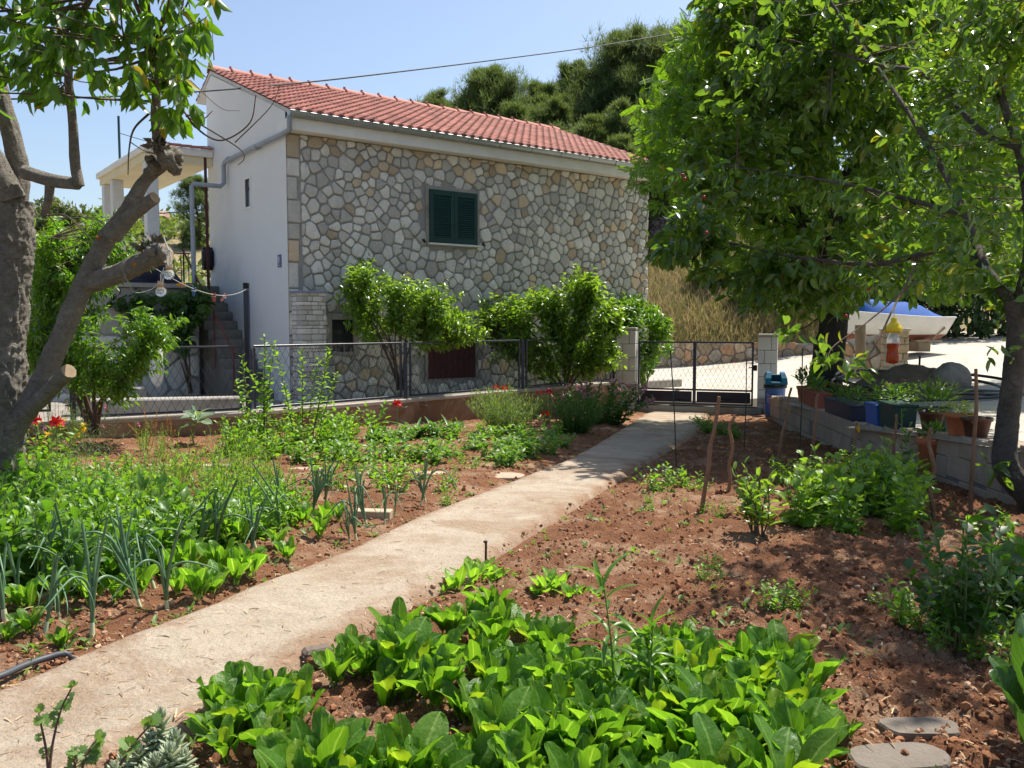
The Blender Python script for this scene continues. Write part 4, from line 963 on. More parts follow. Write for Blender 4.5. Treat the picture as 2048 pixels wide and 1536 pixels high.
pA1 = [(1390, -60), (1385, 120), (1400, 240), (1330, 285), (1318, 350), (1345, 410), (1335, 455), (1272, 475), (1300, 515), (1380, 545), (1450, 600), (1535, 650), (1600, 625), (1650, 630), (1700, 625), (1760, 590), (1850, 580), (1850, -60)]
pA2 = [(1850, -60), (1850, 585), (1940, 605), (2000, 560), (2120, 560), (2120, -60)]
pB = [(1980, -60), (2050, -330), (2350, -380), (2600, -150), (2600, 420), (2400, 560), (2120, 540), (2120, -60)]
cA1 = polysample(pA1, 1400, 9.6, 12.6, 51, .45, 1.15); cA2 = polysample(pA2, 620, 6.4, 10, 57, .38, 1.1); _r = np.random.default_rng(52); _q = np.stack([_r.uniform(2.2, 7, 3600), _r.uniform(3.6, 7.6, 3600), _r.uniform(3.2, 6, 3600)], -1); _q = _q[(((_q-[4.55, 5.5, 4.5])/[2.0, 1.8, 1.3])**2).sum(1) < 1]; cB = _q[fbm(_q[:, 0]+.5*_q[:, 2], _q[:, 1]+.5*_q[:, 2], 1.2, 3, 5) > .42][:640]; cA = cA1
LC = leaf_t(4, .5, .22, .2, .5)
_l = np.concatenate([limb_points(limbs[i:i+1]) for i in (0, 1, 5, 6)]); _l = _l[np.random.default_rng(4).choice(len(_l), 130)]; cH = _l+np.random.default_rng(5).normal(0, .22, _l.shape)-[0, .18, 0]
for k, (c, ll, nl) in enumerate(((cH, .15, 7), (cA1, .18, 8), (cA2, .125, 9), (cB, .125, 9))): foliage(gl, gw, c, lp, LC, ll, nl, 53+k, tl=.36, droop=.5, upw=.9, spread=.95, upj=.75, wr=.005, wfrac=.16, maxd=1.3)
# the long hanging twig with a tuft of leaves at its tip and a low shoot on the trunk
hang = [P(1834, 527, 6.9), P(1790, 610, 6.4), P(1767, 658, 6.2), P(1745, 700, 6.1), P(1730, 722, 6.05)]
gw.tube(hang, [.011, .008, .007, .005, .003], 6, seg=5)
for ct, n in ((P(1705, 722, 6.05), 14), (P(1655, 718, 6.0), 16), (P(1728, 745, 6.05), 6), (P(2000, 705, 6.45), 10), (P(1990, 935, 6.4), 14), (P(1580, 660, 6.6), 16), (P(1640, 670, 6.5), 12)):
    r = np.random.default_rng(int(n*7)); d = norm(rdir(n, r)+np.array([0, -.2, -.35])); gl.bulk(LEAF, frames(d, np.array([0, 0, .8])+.6*r.normal(size=(n, 3)), .08+.06*r.random(n)), ct+.05*r.normal(size=(n, 3)))
gw.tube([P(1834, 560, 6.7), P(1740, 640, 6.4), P(1670, 690, 6.1), P(1655, 715, 6.0)], [.007, .006, .004, .003], 5, seg=5)
gl.v = [v-b1 for v in gl.v]; gw.v = [v-b1 for v in gw.v]
gw.build('twigs', m_twig, rt); gl.build('crown', m_cherry_d, rt)
g = Geo(); r = np.random.default_rng(77); cc = cA[r.choice(len(cA), 70)]
for p in cc:
    p = p+np.array([0, -.1, -.12]); g.lathe([(.002, .009), (.009, .006), (.0105, 0), (.008, -.007), (.002, -.009)], 7, p-b1, mat=0 if r.random() < .4 else 1); g.tube([p-b1+[0, 0, .008], p-b1+[.01, 0, .05]], .0012, 3, mat=1)
for x, y in ((1408, 394), (1413, 465), (1365, 350), (1738, 578), (1692, 632), (1370, 358)):
    p = P(x, y, 8.9)-b1; g.lathe([(.004, .017), (.017, .011), (.0195, 0), (.015, -.012), (.004, -.017)], 8, p, mat=0)
g.build('cherries', [mat('ripe_cherry', (.35, .02, .015), rough=.25), mat('unripe_cherry', (.42, .26, .05), rough=.35)], rt)

# --- feathery tree behind the gate
_v = []; _f = []; _u = []
for i in range(9):
    y = .12+.1*i
    for s in (-1, 1):
        k = len(_v); l = .26*(1-.5*abs(i-3.5)/5.5); a = .5
        dx, dy = s*math.cos(a), math.sin(a); px_, py_ = -dy, dx
        for u_, w_ in ((0, 0), (.5, .055), (1, 0), (.5, -.055)): _v.append((dx*l*u_+px_*w_, y+dy*l*u_+py_*w_*1, -.12*y*y-.15*l*u_*u_)); _u.append((w_*10, u_))
        _f.append((k, k+1, k+2, k+3))
_k = len(_v); _v += [(-.006, 0, 0), (.006, 0, 0), (.004, 1, -.13), (-.004, 1, -.13)]; _f.append((_k, _k+1, _k+2, _k+3)); _u += [(0, 0)]*4
PINN = (np.array(_v), np.array(_f), np.array(_u))
m_acacia = leafmat('feathery_leaf', (.07, .165, .016), (.13, .24, .026), (3, 2.7, .8), rough=.45, trans=.45)
m_dbark = mat('dark_bark', (.045, .038, .032), (.025, .022, .018), rough=1, scale=9, bump=.03, bscale=22, squash=(1, 1, .3))
b2 = np.array([PX(1655, 0, 14.6), 14.6, -.15])
ft = thing('feathery_tree', 'tall tree with fine feathery leaflets and dark trunk behind the right gate pillar', 'tree', b2)
trunk = [([P(1645, 800, 14.6), P(1655, 720, 14.6), P(1668, 640, 14.6), P(1680, 540, 14.6), P(1660, 400, 14.6), P(1650, 250, 14.6)], [.30, .25, .23, .19, .15, .10])]
limbs = [([P(1675, 560, 14.6), P(1600, 430, 14.8), P(1500, 300, 15), P(1400, 200, 15.2)], [.11, .09, .06, .03]), ([P(1660, 400, 14.6), P(1760, 250, 14.4), P(1850, 60, 14.2), P(1900, -150, 14)], [.11, .08, .05, .03]), ([P(1650, 250, 14.6), P(1600, 60, 14.8), P(1560, -120, 15)], [.09, .06, .03]), ([P(1680, 520, 14.6), P(1560, 440, 15.2), P(1420, 400, 15.8), P(1300, 330, 16.2)], [.08, .06, .04, .02]), ([P(1680, 500, 14.6), P(1850, 420, 13.8), P(2000, 300, 13.2), P(2150, 200, 13)], [.08, .06, .05, .03])]
g = Geo()
for pts, rad in trunk+limbs: g.tube(off(pts, b2), rad, 12, seg=6, rough=.15, seed=5)
g.build('trunk', m_dbark, ft)
pC = [(1395, 0), (1352, 40), (1330, 100), (1268, 190), (1246, 238), (1290, 290), (1236, 322), (1262, 350), (1285, 400), (1330, 440), (1420, 520), (1520, 600), (1650, 620), (1800, 560), (2000, 520), (2300, 500), (2400, 100), (2200, -350), (1800, -520), (1500, -330)]
c = np.concatenate([polysample(pC, 2900, 12.8, 16.8, 55, .35, .8), polysample([(1400, 60), (1320, 120), (1280, 230), (1300, 300), (1400, 420), (1650, 560), (2100, 480), (2150, -40), (1500, -60)], 900, 15, 17.5, 58)]); gl = Geo(); gw = Geo()
foliage(gl, gw, c, limb_points(trunk+limbs), PINN, .25, 9, 56, tl=.4, droop=.6, upw=.7, wr=.006, maxd=2.5, wfrac=.35)
gl.v = [v-b2 for v in gl.v]; gw.v = [v-b2 for v in gw.v]
gw.build('twigs', m_dbark, ft); gl.build('crown', m_acacia, ft)

# --- shrubs built inside a picture outline at a real distance
def shrub(name, label, cat, poly, n, ya, yb, seed, m, tmpl=LEAF, ll=.1, nl=9, base=None, stems=4, group=None, clump=.36, cs=2.5, droop=.3, tl=.22, stem_m=None, wr=.004, sr=.02, wfrac=.3):
    base = np.asarray(base, float); t = thing(name, label, cat, base, 0, group); r = np.random.default_rng(seed)
    c = polysample(poly, n, ya, yb, seed, clump, cs); gl = Geo(); gw = Geo(); st = []
    tips = c[r.choice(len(c), stems)]
    for q in tips:
        m1 = base+(q-base)*np.array([.35, .35, .5])+r.normal(0, .06, 3); st.append(([base+r.normal(0, .03, 3)*[1, 1, 0], m1, q], [sr, sr*.7, sr*.25]))
    for pts, rad in st: gw.tube(off(pts, base), rad, 6, seg=5, rough=.1)
    k = len(gw.v)
    cen = c.mean(0); sh = c[r.choice(n, max(8, n//9))]; o_ = norm(sh-cen+np.array([0, 0, .35])+.4*rdir(len(sh), r)); hs_ = (c.max(0)[2]-c.min(0)[2])
    if wfrac > .1: c = np.concatenate([c, sh+o_*r.uniform(.04, .16, (len(sh), 1))*hs_, sh+o_*r.uniform(.0, .10, (len(sh), 1))*hs_])
    foliage(gl, gw, c, limb_points(st), tmpl, ll, nl, seed+1, tl=tl, droop=droop, wr=wr, wfrac=wfrac)
    gl.v = [v-base for v in gl.v]; gw.v = gw.v[:k]+[v-base for v in gw.v[k:]]
    gw.build('stems', stem_m or m_twig, t); gl.build('foliage', m, t); return t
m_lemon = leafmat('glossy_citrus_leaf', (.085, .175, .024), (.165, .28, .042), (2.8, 2.5, .9), rough=.28, trans=.46, spec=.6)
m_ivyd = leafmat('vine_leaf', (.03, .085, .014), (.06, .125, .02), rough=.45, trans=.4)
m_peach = leafmat('peach_leaf', (.065, .155, .016), (.13, .25, .028), rough=.36, trans=.42)
shrub('climbing_shrub', 'glossy shrub with an arching top over the basement window, nearer the stone column', 'shrub', [(668, 600), (690, 570), (715, 525), (740, 514), (772, 545), (800, 560), (850, 555), (890, 575), (930, 620), (968, 640), (965, 675), (930, 690), (860, 692), (810, 655), (760, 650), (735, 690), (690, 650)], 700, 14.5, 15.6, 81, m_lemon, ll=.115, nl=9, base=P(800, 780, 15.0), stems=10, clump=.42, cs=5.0, tl=.3)
shrub('lemon_bush', 'broad bright lemon bush against the facade left of the gate pillar', 'shrub', [(965, 605), (1000, 585), (1060, 582), (1100, 570), (1130, 548), (1160, 545), (1190, 560), (1215, 585), (1245, 605), (1245, 640), (1240, 735), (1200, 740), (1130, 735), (1060, 725), (985, 705), (965, 650)], 900, 16.5, 17.4, 83, m_lemon, ll=.14, nl=9, base=P(1130, 790, 17.2), stems=12, clump=.33, cs=5.5, tl=.4)
shrub('laurel_bush', 'light green bush spilling past the block pillar towards the road', 'shrub', [(1225, 600), (1280, 595), (1325, 620), (1352, 660), (1335, 690), (1300, 720), (1285, 760), (1250, 740), (1225, 690)], 420, 18.7, 20.0, 85, m_peach, ll=.14, nl=10, base=P(1290, 775, 19.6), stems=6, clump=.40, cs=4.5, tl=.35)
shrub('peach_tree', 'bushy young peach tree in front of the fence beside the old cherry trunk', 'tree', [(62, 470), (110, 440), (150, 470), (200, 430), (250, 465), (285, 500), (275, 560), (300, 620), (335, 640), (340, 690), (300, 720), (250, 780), (200, 775), (150, 760), (110, 720), (50, 720)], 1500, 9.6, 10.8, 87, m_peach, tmpl=leaf_t(3, .32, .2, .35, .5), ll=.105, nl=9, base=P(188, 868, 10.5), stems=7, clump=.33, droop=.6, sr=.03)
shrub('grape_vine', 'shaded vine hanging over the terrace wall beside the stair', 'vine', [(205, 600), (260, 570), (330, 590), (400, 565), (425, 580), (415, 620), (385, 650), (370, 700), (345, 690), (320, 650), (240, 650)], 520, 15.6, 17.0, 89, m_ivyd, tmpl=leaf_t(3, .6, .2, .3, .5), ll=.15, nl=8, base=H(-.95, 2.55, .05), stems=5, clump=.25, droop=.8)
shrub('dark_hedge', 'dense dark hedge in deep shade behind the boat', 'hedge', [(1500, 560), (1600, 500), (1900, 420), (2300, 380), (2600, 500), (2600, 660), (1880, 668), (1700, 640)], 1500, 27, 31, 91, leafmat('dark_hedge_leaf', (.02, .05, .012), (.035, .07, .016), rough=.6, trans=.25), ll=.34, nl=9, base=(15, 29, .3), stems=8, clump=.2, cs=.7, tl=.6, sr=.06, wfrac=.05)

# --- pines on the slope
m_pine = leafmat('pine_needles', (.075, .12, .045), (.125, .17, .07), (2.2, 2.1, 1), rough=.6, trans=.35, spec=.3)
m_pbark = mat('pine_bark', (.12, .08, .06), (.07, .05, .04), rough=1, scale=6)
nb = 9; a = np.arange(nb)*2.399; el = np.linspace(.1, 1.25, nb)
dv = np.stack([np.cos(a)*np.cos(el), np.sin(a)*np.cos(el), np.sin(el)], -1); _v = []; _f = []
for d in dv:
    s = norm(np.cross(d, [0.3, .2, 1.])); k = len(_v); _v += [d*.03-s*.03, d*.03+s*.03, d*1.0+s*.014, d*1.0-s*.014]; _f.append((k, k+1, k+2, k+3))
TUFT = (np.array(_v), np.array(_f), np.zeros((len(_v), 2)))
def pine(name, label, loc, h, w_, seed, ntu=2300, group='pines on the slope', lean=.05, low=.12):
    r = np.random.default_rng(seed); t = thing(name, label, 'tree', loc, r.random()*6, group)
    g = Geo(); top = np.array([lean*h*r.normal(), lean*h*r.normal(), h*.93]); tr = [np.zeros(3)-[0, 0, .4], top*.35+r.normal(0, .03*h, 3)*[1, 1, 0], top*.7, top]
    g.tube(tr, np.array([.028, .022, .014, .004])*h, 8, seg=5, rough=.1); tp, _ = spline(tr, np.ones(4), 10)
    gl = Geo(); nb_ = int(12+ntu/130); C = []
    for i in range(nb_):
        u = low+(1-low)*((i+.5)/nb_)**.85; p0 = tp[int(u*(len(tp)-1))]; az = i*2.4+r.normal(0, .4)
        ln = w_*.5*(1.0-.55*abs(u-.5)*1.6)*(.65+.6*r.random())*(1 if u < .85 else .6); d = np.array([math.cos(az), math.sin(az), .25+.5*u+.2*r.normal()])
        p1 = p0+norm(d)*ln; m_ = (p0+p1)/2-[0, 0, .06*ln]; g.tube([p0, m_, p1], [.007*h, .005*h, .002*h], 4, seg=3, cap=False)
        k = int(ntu/nb_*(.6+.8*r.random())); s = r.random(k)**.6; cc = p0+(p1-p0)*(.25+.8*s[:, None])+r.normal(0, 1, (k, 3))*np.array([.24, .24, .15])*ln*.75; C.append(cc)
    C = np.concatenate(C); n = len(C)
    d = norm(C-np.array([0, 0, h*.35])+.6*h*.3*rdir(n, r)+[0, 0, .3*h]); 
    x = norm(np.cross(d, rdir(n, r))); M = np.stack([x, np.cross(d, x), d], -1)*(.052*h**.5*(1.7+1.4*r.random(n)))[:, None, None]
    gl.bulk(TUFT, M, C)
    g.build('trunk', m_pbark, t); gl.build('crown', m_pine, t); return t
def hz(x, y): return float(zt(np.array([x]), np.array([y]))[0])
def pine_at(px, ptop, Y, wpx, label, seed, **k):
    wpx *= 1.18; x = PX(px, 0, Y); z0 = hz(x, Y)-.1; zt_ = P(px, ptop, Y)[2]; return pine('pine_tree', label, (x, Y, z0), zt_-z0, wpx/F*Y, seed, **k)
for i, q in enumerate([(868, 178, 46, 110, 'low rounded pine just above the middle of the roof ridge'), (1000, 126, 42, 150, 'broad dark pine left of the gap in the tree line'), (1078, 150, 40, 105, 'slender pine between the broad dark one and the tall ones'), (1030, 205, 36, 100, 'pale bushy pine low in front of the broad dark one'),
    (1152, 116, 44, 95, 'thin tall pine rising left of the highest pine'), (1240, 68, 43, 175, 'highest wide pine under the power cable'), (1335, 52, 41, 160, 'tall pine half hidden behind the feathery tree'), (1165, 222, 35, 85, 'small light green pine above the end of the ridge'), (1215, 262, 33.5, 70, 'small young pine beside the insulator bracket'),
    (925, 200, 47, 70, 'little pine in the dip behind the ridge'), (1290, 180, 37, 120, 'mid slope pine above the right roof corner'), (1420, 40, 39, 170, 'dark pine behind the upper leaves of the feathery tree'),
    (960, 168, 44, 90, 'mid sized pine left of the broad dark one'), (1195, 130, 42, 110, 'pine filling the gap left of the highest pine'), (1115, 200, 39, 110, 'bushy pine below the slender ones'), (1290, 110, 40, 130, 'dense pine just right of the highest pine'), (1250, 200, 36, 120, 'low dense pine at the foot of the highest pine')]):
    pine_at(*q, seed=100+i, ntu=6500 if q[3] > 120 else 4200)
pine_at(404, 352, 40, 75, 'dark pine glimpsed between the drainpipe and the gable', 131, group='')
# --- far left trees and scrub
m_olive = leafmat('olive_grey_leaf', (.075, .105, .04), (.13, .16, .07), rough=.6, trans=.25)
for i, (px, pt, Y, w_, lb) in enumerate([(175, 395, 46, 210, 'wide grey green tree on the horizon left of the porch'), (120, 425, 44, 90, 'smaller grey green tree at the left of the wide one'), (235, 415, 48, 90, 'grey green tree just left of the porch columns')]):
    x = PX(px, 0, Y); z0 = hz(x, Y); top = P(px, pt, Y)[2]; h = max(2.2, top-z0); w2 = w_/F*Y/2; r = np.random.default_rng(140+i)
    t = thing('broadleaf_tree', lb, 'tree', (x, Y, top-h), 0, 'trees on the left horizon'); g = Geo(); g.tube([(0, 0, -.5), (.1, 0, h*.5), (0, 0, h*.8)], [.2, .15, .05], 8, seg=4); g.build('trunk', m_pbark, t)
    gl = Geo(); n = 2600; c = rdir(n, r)*(r.random(n)**.4)[:, None]*np.array([w2, w2*.8, h*.42])+[0, 0, h*.57]; nz = fbm(c[:, 0]+c[:, 1], c[:, 2]*1.3, .9, 3, i+3); c = c[nz > .38]; n = len(c)
    gl.bulk(LEAF_FAR, frames(rdir(n, r), rdir(n, r)+[0, 0, .6], .22+.2*r.random(n)), c); gl.bulk(LEAF_FAR, frames(rdir(n, r), rdir(n, r)+[0, 0, .6], .22+.2*r.random(n)), c+.12*r.normal(size=c.shape)); gl.build('crown', m_olive, t)
r = np.random.default_rng(150); gl = Geo(); n = 900
sx = r.uniform(-40, -5, n); sy = r.uniform(28, 72, n); k = sx > -.62*sy; sx, sy = sx[k], sy[k]; sz = zt(sx, sy)
for x, y, z in zip(sx, sy, sz):
    m_ = 26; s = r.uniform(.4, 1.0); c = np.array([x, y, z+.25*s])+rdir(m_, r)*(r.random(m_)**.5)[:, None]*np.array([s, s, .6*s]); gl.bulk(LEAF_FAR, frames(rdir(m_, r), rdir(m_, r)+[0, 0, .6], .3+.25*r.random(m_)), c)
tag(gl.build('scrub', leafmat('green_scrub', (.085, .135, .035), (.15, .2, .06), rough=.6, trans=.3)), kind='stuff')
# --- dry grass slope beyond the road
r = np.random.default_rng(160); n = 75000; gx = r.uniform(2.0, 13, n); gy = 27.3+11*r.random(n)**2.1; k = (fbm(gx, gy, .7, 3, 9) > .12); gx, gy = gx[k], gy[k]; n = len(gx)
d = norm(np.stack([r.normal(0, .35, n), r.normal(0, .35, n)-.1, np.ones(n)], -1))
g = Geo(); g.bulk(leaf_t(2, .035, .1, .5, .1), frames(d, rdir(n, r), .2+.45*r.random(n)), np.stack([gx, gy, zt(gx, gy)-.03], -1))
tag(g.build('dry_grass', leafmat('straw_grass', (.36, .29, .15), (.48, .40, .23), (1.3, 1.2, .9), rough=.7, trans=.3, c3=(.13, .18, .04), p3=.30)), kind='stuff')
for i, (px, py, Y, sz_, lb, mt) in enumerate([(1345, 452, 34.5, 1.0, 'purple grey leafless shrub on the dry slope right of the house', 0), (1420, 560, 31, .9, 'green shrub on the dry slope behind the gate', 1), (1500, 620, 29.5, .8, 'low green shrub just above the roadside wall', 1), (1320, 380, 37, 1.6, 'dull green shrub high on the slope beside the house corner', 1), (1440, 430, 36, 1.5, 'tall green shrub half way up the slope', 1), (1560, 640, 30, .9, 'dark green shrub behind the right gate pillar', 1)]):
    x = PX(px, 0, Y); z0 = hz(x, Y); t = thing('slope_shrub', lb, 'shrub', (x, Y, z0), 0, 'shrubs on the dry slope'); rr = np.random.default_rng(170+i); n = 900
    c = rdir(n, rr)*(rr.random(n)**.45)[:, None]*np.array([sz_, sz_*.8, sz_*.75])+[0, 0, sz_*.6]; gl = Geo()
    gl.bulk(LEAF_FAR if mt else BLADE, frames(rdir(n, rr)+[0, 0, .5], rdir(n, rr), (.16+.16*rr.random(n))*(1 if mt else 1.6)), c); gw = Geo()
    for k in range(9): e = c[rr.integers(n)]; gw.tube([(0, 0, -.1), e*.5+rr.normal(0, .05, 3), e], [.03, .02, .006], 5, seg=3)
    gw.build('stems', m_twig, t); gl.build('foliage', leafmat('slope_leaf', (.055, .095, .02), (.10, .145, .035), rough=.55, trans=.3) if mt else mat('bare_twigs', (.22, .17, .19), (.15, .12, .13), rough=.9, island=.3), t)
# ------------------------------------------------------------------ things of the drive and the air
def D(px, py):
    r = ray(px, py); t = 12.0
    for _ in range(60):
        p = np.array([0, 0, ZC])+r*t; t += (p[2]-hz(p[0], p[1]))/max(-r[2]+.03, .03)*.6
    return np.array([0, 0, ZC])+r*t
# boat on props
by = 23.5; bp = P(1880, 706, by); bz = hz(bp[0], by)
t = thing('boat', 'small cream boat under a blue tarpaulin propped up on the drive', 'boat', (bp[0], by, bz), R(8)); t.scale = (.9, .9, .9)
g = Geo(); n = 15; xs = np.linspace(0, -3.3, n); rows = []
for i, x in enumerate(xs):
    q = i/(n-1); bm = .70*(1-.05*(1-q)-max(0, (q-.35)/.65)**2.2); kz = .36+.30*max(0, q-.7)**1.5; gz = .98+.22*q*q; rk = .26 if i == 0 else 0
    sec = [(bm, gz+.03), (bm*1.0, gz-.02), (bm*.97, gz-.12), (bm*.84, kz+.16), (bm*.5, kz+.06), (0, kz)]; sec = [(-y, z) for y, z in sec]+[(y, z) for y, z in sec[::-1][1:]]
    rows.append([(x+(-.28*(1-(z-kz)/(gz-kz)) if i == 0 else 0), y, z) for y, z in sec])
rows = np.array(rows); m = rows.shape[1]; g.grid(rows.reshape(-1, 3), m, n); g.add(rows[0], [list(range(m))], smooth=False)
m_hull = mat('cream_hull', (.72, .70, .64), (.62, .60, .55), rough=.4, scale=2)
g.build('hull', m_hull, t)
g = Geo(); ra = rows.copy(); lo = ra[:, 3:8]; v = lo*np.array([1, 1.012, 1])-[0, 0, .012]; g.grid(v.reshape(-1, 3), 5, n); g.build('antifouling', mat('rust_red_paint', (.26, .08, .05), (.2, .06, .04), rough=.8), t)
g = Geo()
for s in (0, m-1): g.tube(rows[:, s]+[0, 0, .01], .032, 6, flat=.7)
g.tube([rows[0, 0]+[0, 0, .01], rows[0, m-1]+[0, 0, .01]], .032, 6); g.build('gunwale', m_white, t)
g = Geo(); cv = []
for i, x in enumerate(np.linspace(-.35, -3.1, 14)):
    q = i/13; bm = .7*(1-.05*(1-q)-max(0, (q-.35)/.65)**2.2)*.97; gz = .98+.22*q*q
    hgt = .42*min(1, .25+i/3)*(1+.05*math.sin(i*1.7))
    for a in np.linspace(-1, 1, 13): cv.append((x, bm*a, gz+.045+hgt*(1-abs(a)**1.5)+.012*math.sin(5*a+i*2.1)))
g.grid(cv, 13, 14); g.build('cover', mat('blue_tarpaulin', (.015, .085, .34), (.012, .07, .26), rough=.75, spec=.2, scale=2), t)
m_prop = mat('prop_timber', (.35, .28, .19), (.25, .2, .14), rough=.9)
for lo_, hi_ in (((-.95, -.35, 0), (-.55, .35, .30)), ((-2.6, -.3, 0), (-2.2, .3, .32)), ((-1.15, -.6, .30), (-.35, -.45, .36))): g = Geo(); g.box(lo_, hi_, bev=.01); g.build('prop', m_prop, t)
for s_ in (-1, 1): g = Geo(); g.tube([(-.3, s_*.64, .72), (-.75, s_*.45, .25 if s_ < 0 else .05)], .03, 6); g.build('shore', m_prop, t)
# earth mound, boulder and black pipe coil
mc = D(1822, 792)
g = Geo(); n = 40; rr = np.linspace(0, 1, 16); an = np.arange(n+1)*2*pi/n
X = (rr[:, None]*np.cos(an))*1.25; Y = (rr[:, None]*np.sin(an))*1.0; Z = .46*(1-rr[:, None]**1.6)*(.75+.6*fbm(X+9, Y+9, 2.2, 4, 5))+.04*fbm(X+9, Y+9, 14, 3, 6)-.04-.08*(rr[:, None] > .95)
g.grid(np.stack([X, Y, Z], -1), n+1, 16); tag(g.build('earth_mound', mat('dark_heap', (.22, .165, .11), (.12, .088, .06), (.34, .25, .16), rough=1, scale=4, bump=.06, bscale=40), None, mc), 'heap of dark earth and litter inside the black pipe coil on the drive', 'mound')
g = Geo(); g.blob((0, 0, .14), (.30, .26, .28), 16, .22, 33); tag(g.build('boulder', mat('dusty_rock', (.26, .235, .20), (.19, .17, .14), rough=.95, bump=.03, bscale=25), None, mc+[.42, -.35, .12]), 'rounded grey stone on the right of the earth heap', 'rock')
g = Geo(); pts = []
for i in range(150):
    a = i/150*2*pi*2.6+2.0; rad = 1.18+.22*math.sin(a*.37)+.12*(i/150); x = math.cos(a)*rad*1.12+.10*(i/150-.5); y = math.sin(a)*rad*.95
    pts.append((x, y, max(.05+.11*(i/150), .05)+.05*math.sin(a*1.3)+max(0, y+.6)*.13))
pts.append((2.4, -.5, .05)); g.tube(np.array(pts), .024, 7); a0 = np.array(pts)[:, :2]+mc[:2]; zz = np.array([max(hz(x, y), 0)-mc[2] for x, y in a0])
tag(g.build('pipe_coil', mat('black_polypipe', (.022, .024, .028), rough=.32, spec=.6), None, mc+[.08, -.1, .02]), 'large loose coil of black water pipe round the earth heap', 'pipe')
g = Geo(); g.tube([(0, 0, -.1), (.01, 0, .62)], .016, 6); tag(g.build('marker_rod', m_iron, None, D(1836, 787)), 'thin dark rod standing in front of the earth heap', 'rod')
# bottle fly trap hanging in the right cherry
t = thing('fly_trap', 'hanging plastic bottle fly trap with yellow cap and red liquid in the right cherry', 'trap', P(1785, 727, 6.2))
m_pet = bpy.data.materials.new('clear_plastic'); m_pet.use_nodes = True; b_ = m_pet.node_tree.nodes['Principled BSDF']; b_.inputs['Base Color'].default_value = (.80, .80, .74, 1); b_.inputs['Roughness'].default_value = .25; b_.inputs['Transmission Weight'].default_value = .55; b_.inputs['IOR'].default_value = 1.15
m_liq = leafmat('red_liquid', (.36, .075, .02), (.36, .075, .02), (2.2, 1.6, 1.0), rough=.12, trans=.45)
g = Geo(); g.lathe([(.02, 0), (.042, .008), (.045, .03), (.041, .07), (.038, .10), (.042, .13), (.0445, .145)], 18); g.build('liquid', m_liq, t)
g = Geo(); g.lathe([(.0455, .146), (.045, .17), (.038, .20), (.025, .225), (.016, .235)], 18, cap=False); g.build('bottle_neck', m_pet, t)
g = Geo(); g.lathe([(.020, .222), (.058, .226), (.063, .24), (.052, .268), (.030, .292), (.022, .298), (.021, .325), (.01, .33)], 20); g.tube([(0, 0, .33), (0, 0, .42), (.03, 0, .47)], .003, 4); g.build('cap', mat('yellow_plastic', (.72, .50, .01), (.66, .45, .01), rough=.35), t)

# solar bulbs on the sawn limb with the white cord loop
m_gl = bpy.data.materials.new('bulb_glass'); m_gl.use_nodes = True; b_ = m_gl.node_tree.nodes['Principled BSDF']; b_.inputs['Base Color'].default_value = (.86, .88, .86, 1); b_.inputs['Roughness'].default_value = .06; b_.inputs['Transmission Weight'].default_value = .75; b_.inputs['IOR'].default_value = 1.3
m_cop = mat('rose_metal_socket', (.50, .36, .25), (.42, .30, .2), rough=.3, metal=.7)
for (x, y, lb) in ((338, 549, 'upper hanging glass globe lamp with copper cap at the sawn limb end'), (322, 583, 'lower hanging glass globe lamp with copper cap, left of the upper one')):
    c = P(x, y, 5.82); t = thing('garden_bulb', lb, 'lamp', c, 0, 'globe lamps on the left cherry limb')
    g = Geo(); a = np.linspace(-pi/2, pi/2*.72, 12); g.lathe([(max(.035*math.cos(q), .001), .035*math.sin(q)) for q in a], 20); g.build('globe', m_gl, t)
    g = Geo(); g.lathe([(.018, .030), (.0215, .036), (.0215, .066), (.019, .071)], 16); g.build('socket', m_cop, t)
    g = Geo(); g.tube([(0, 0, .07), (0, 0, .12)], .002, 4); g.blob((0, 0, -.004), .012, 6, .1, 2); g.build('wire', m_white, t)
g = Geo(); wl = [(327, 472), (332, 488), (337, 500), (341, 515), (339, 530), (335, 528), (334, 512), (338, 500), (344, 505)]
g.tube([P(x, y, 5.79) for x, y in wl], .0045, 6, seg=5); g.tube([P(x, y, 5.8) for x, y in ((328, 535), (324, 548), (325, 562), (328, 555), (327, 540))], .003, 5, seg=4)
tag(g.build('cord_loop', mat('white_cord', (.62, .66, .64), rough=.7)), 'white cord looped over the end of the sawn cherry limb', 'cord')
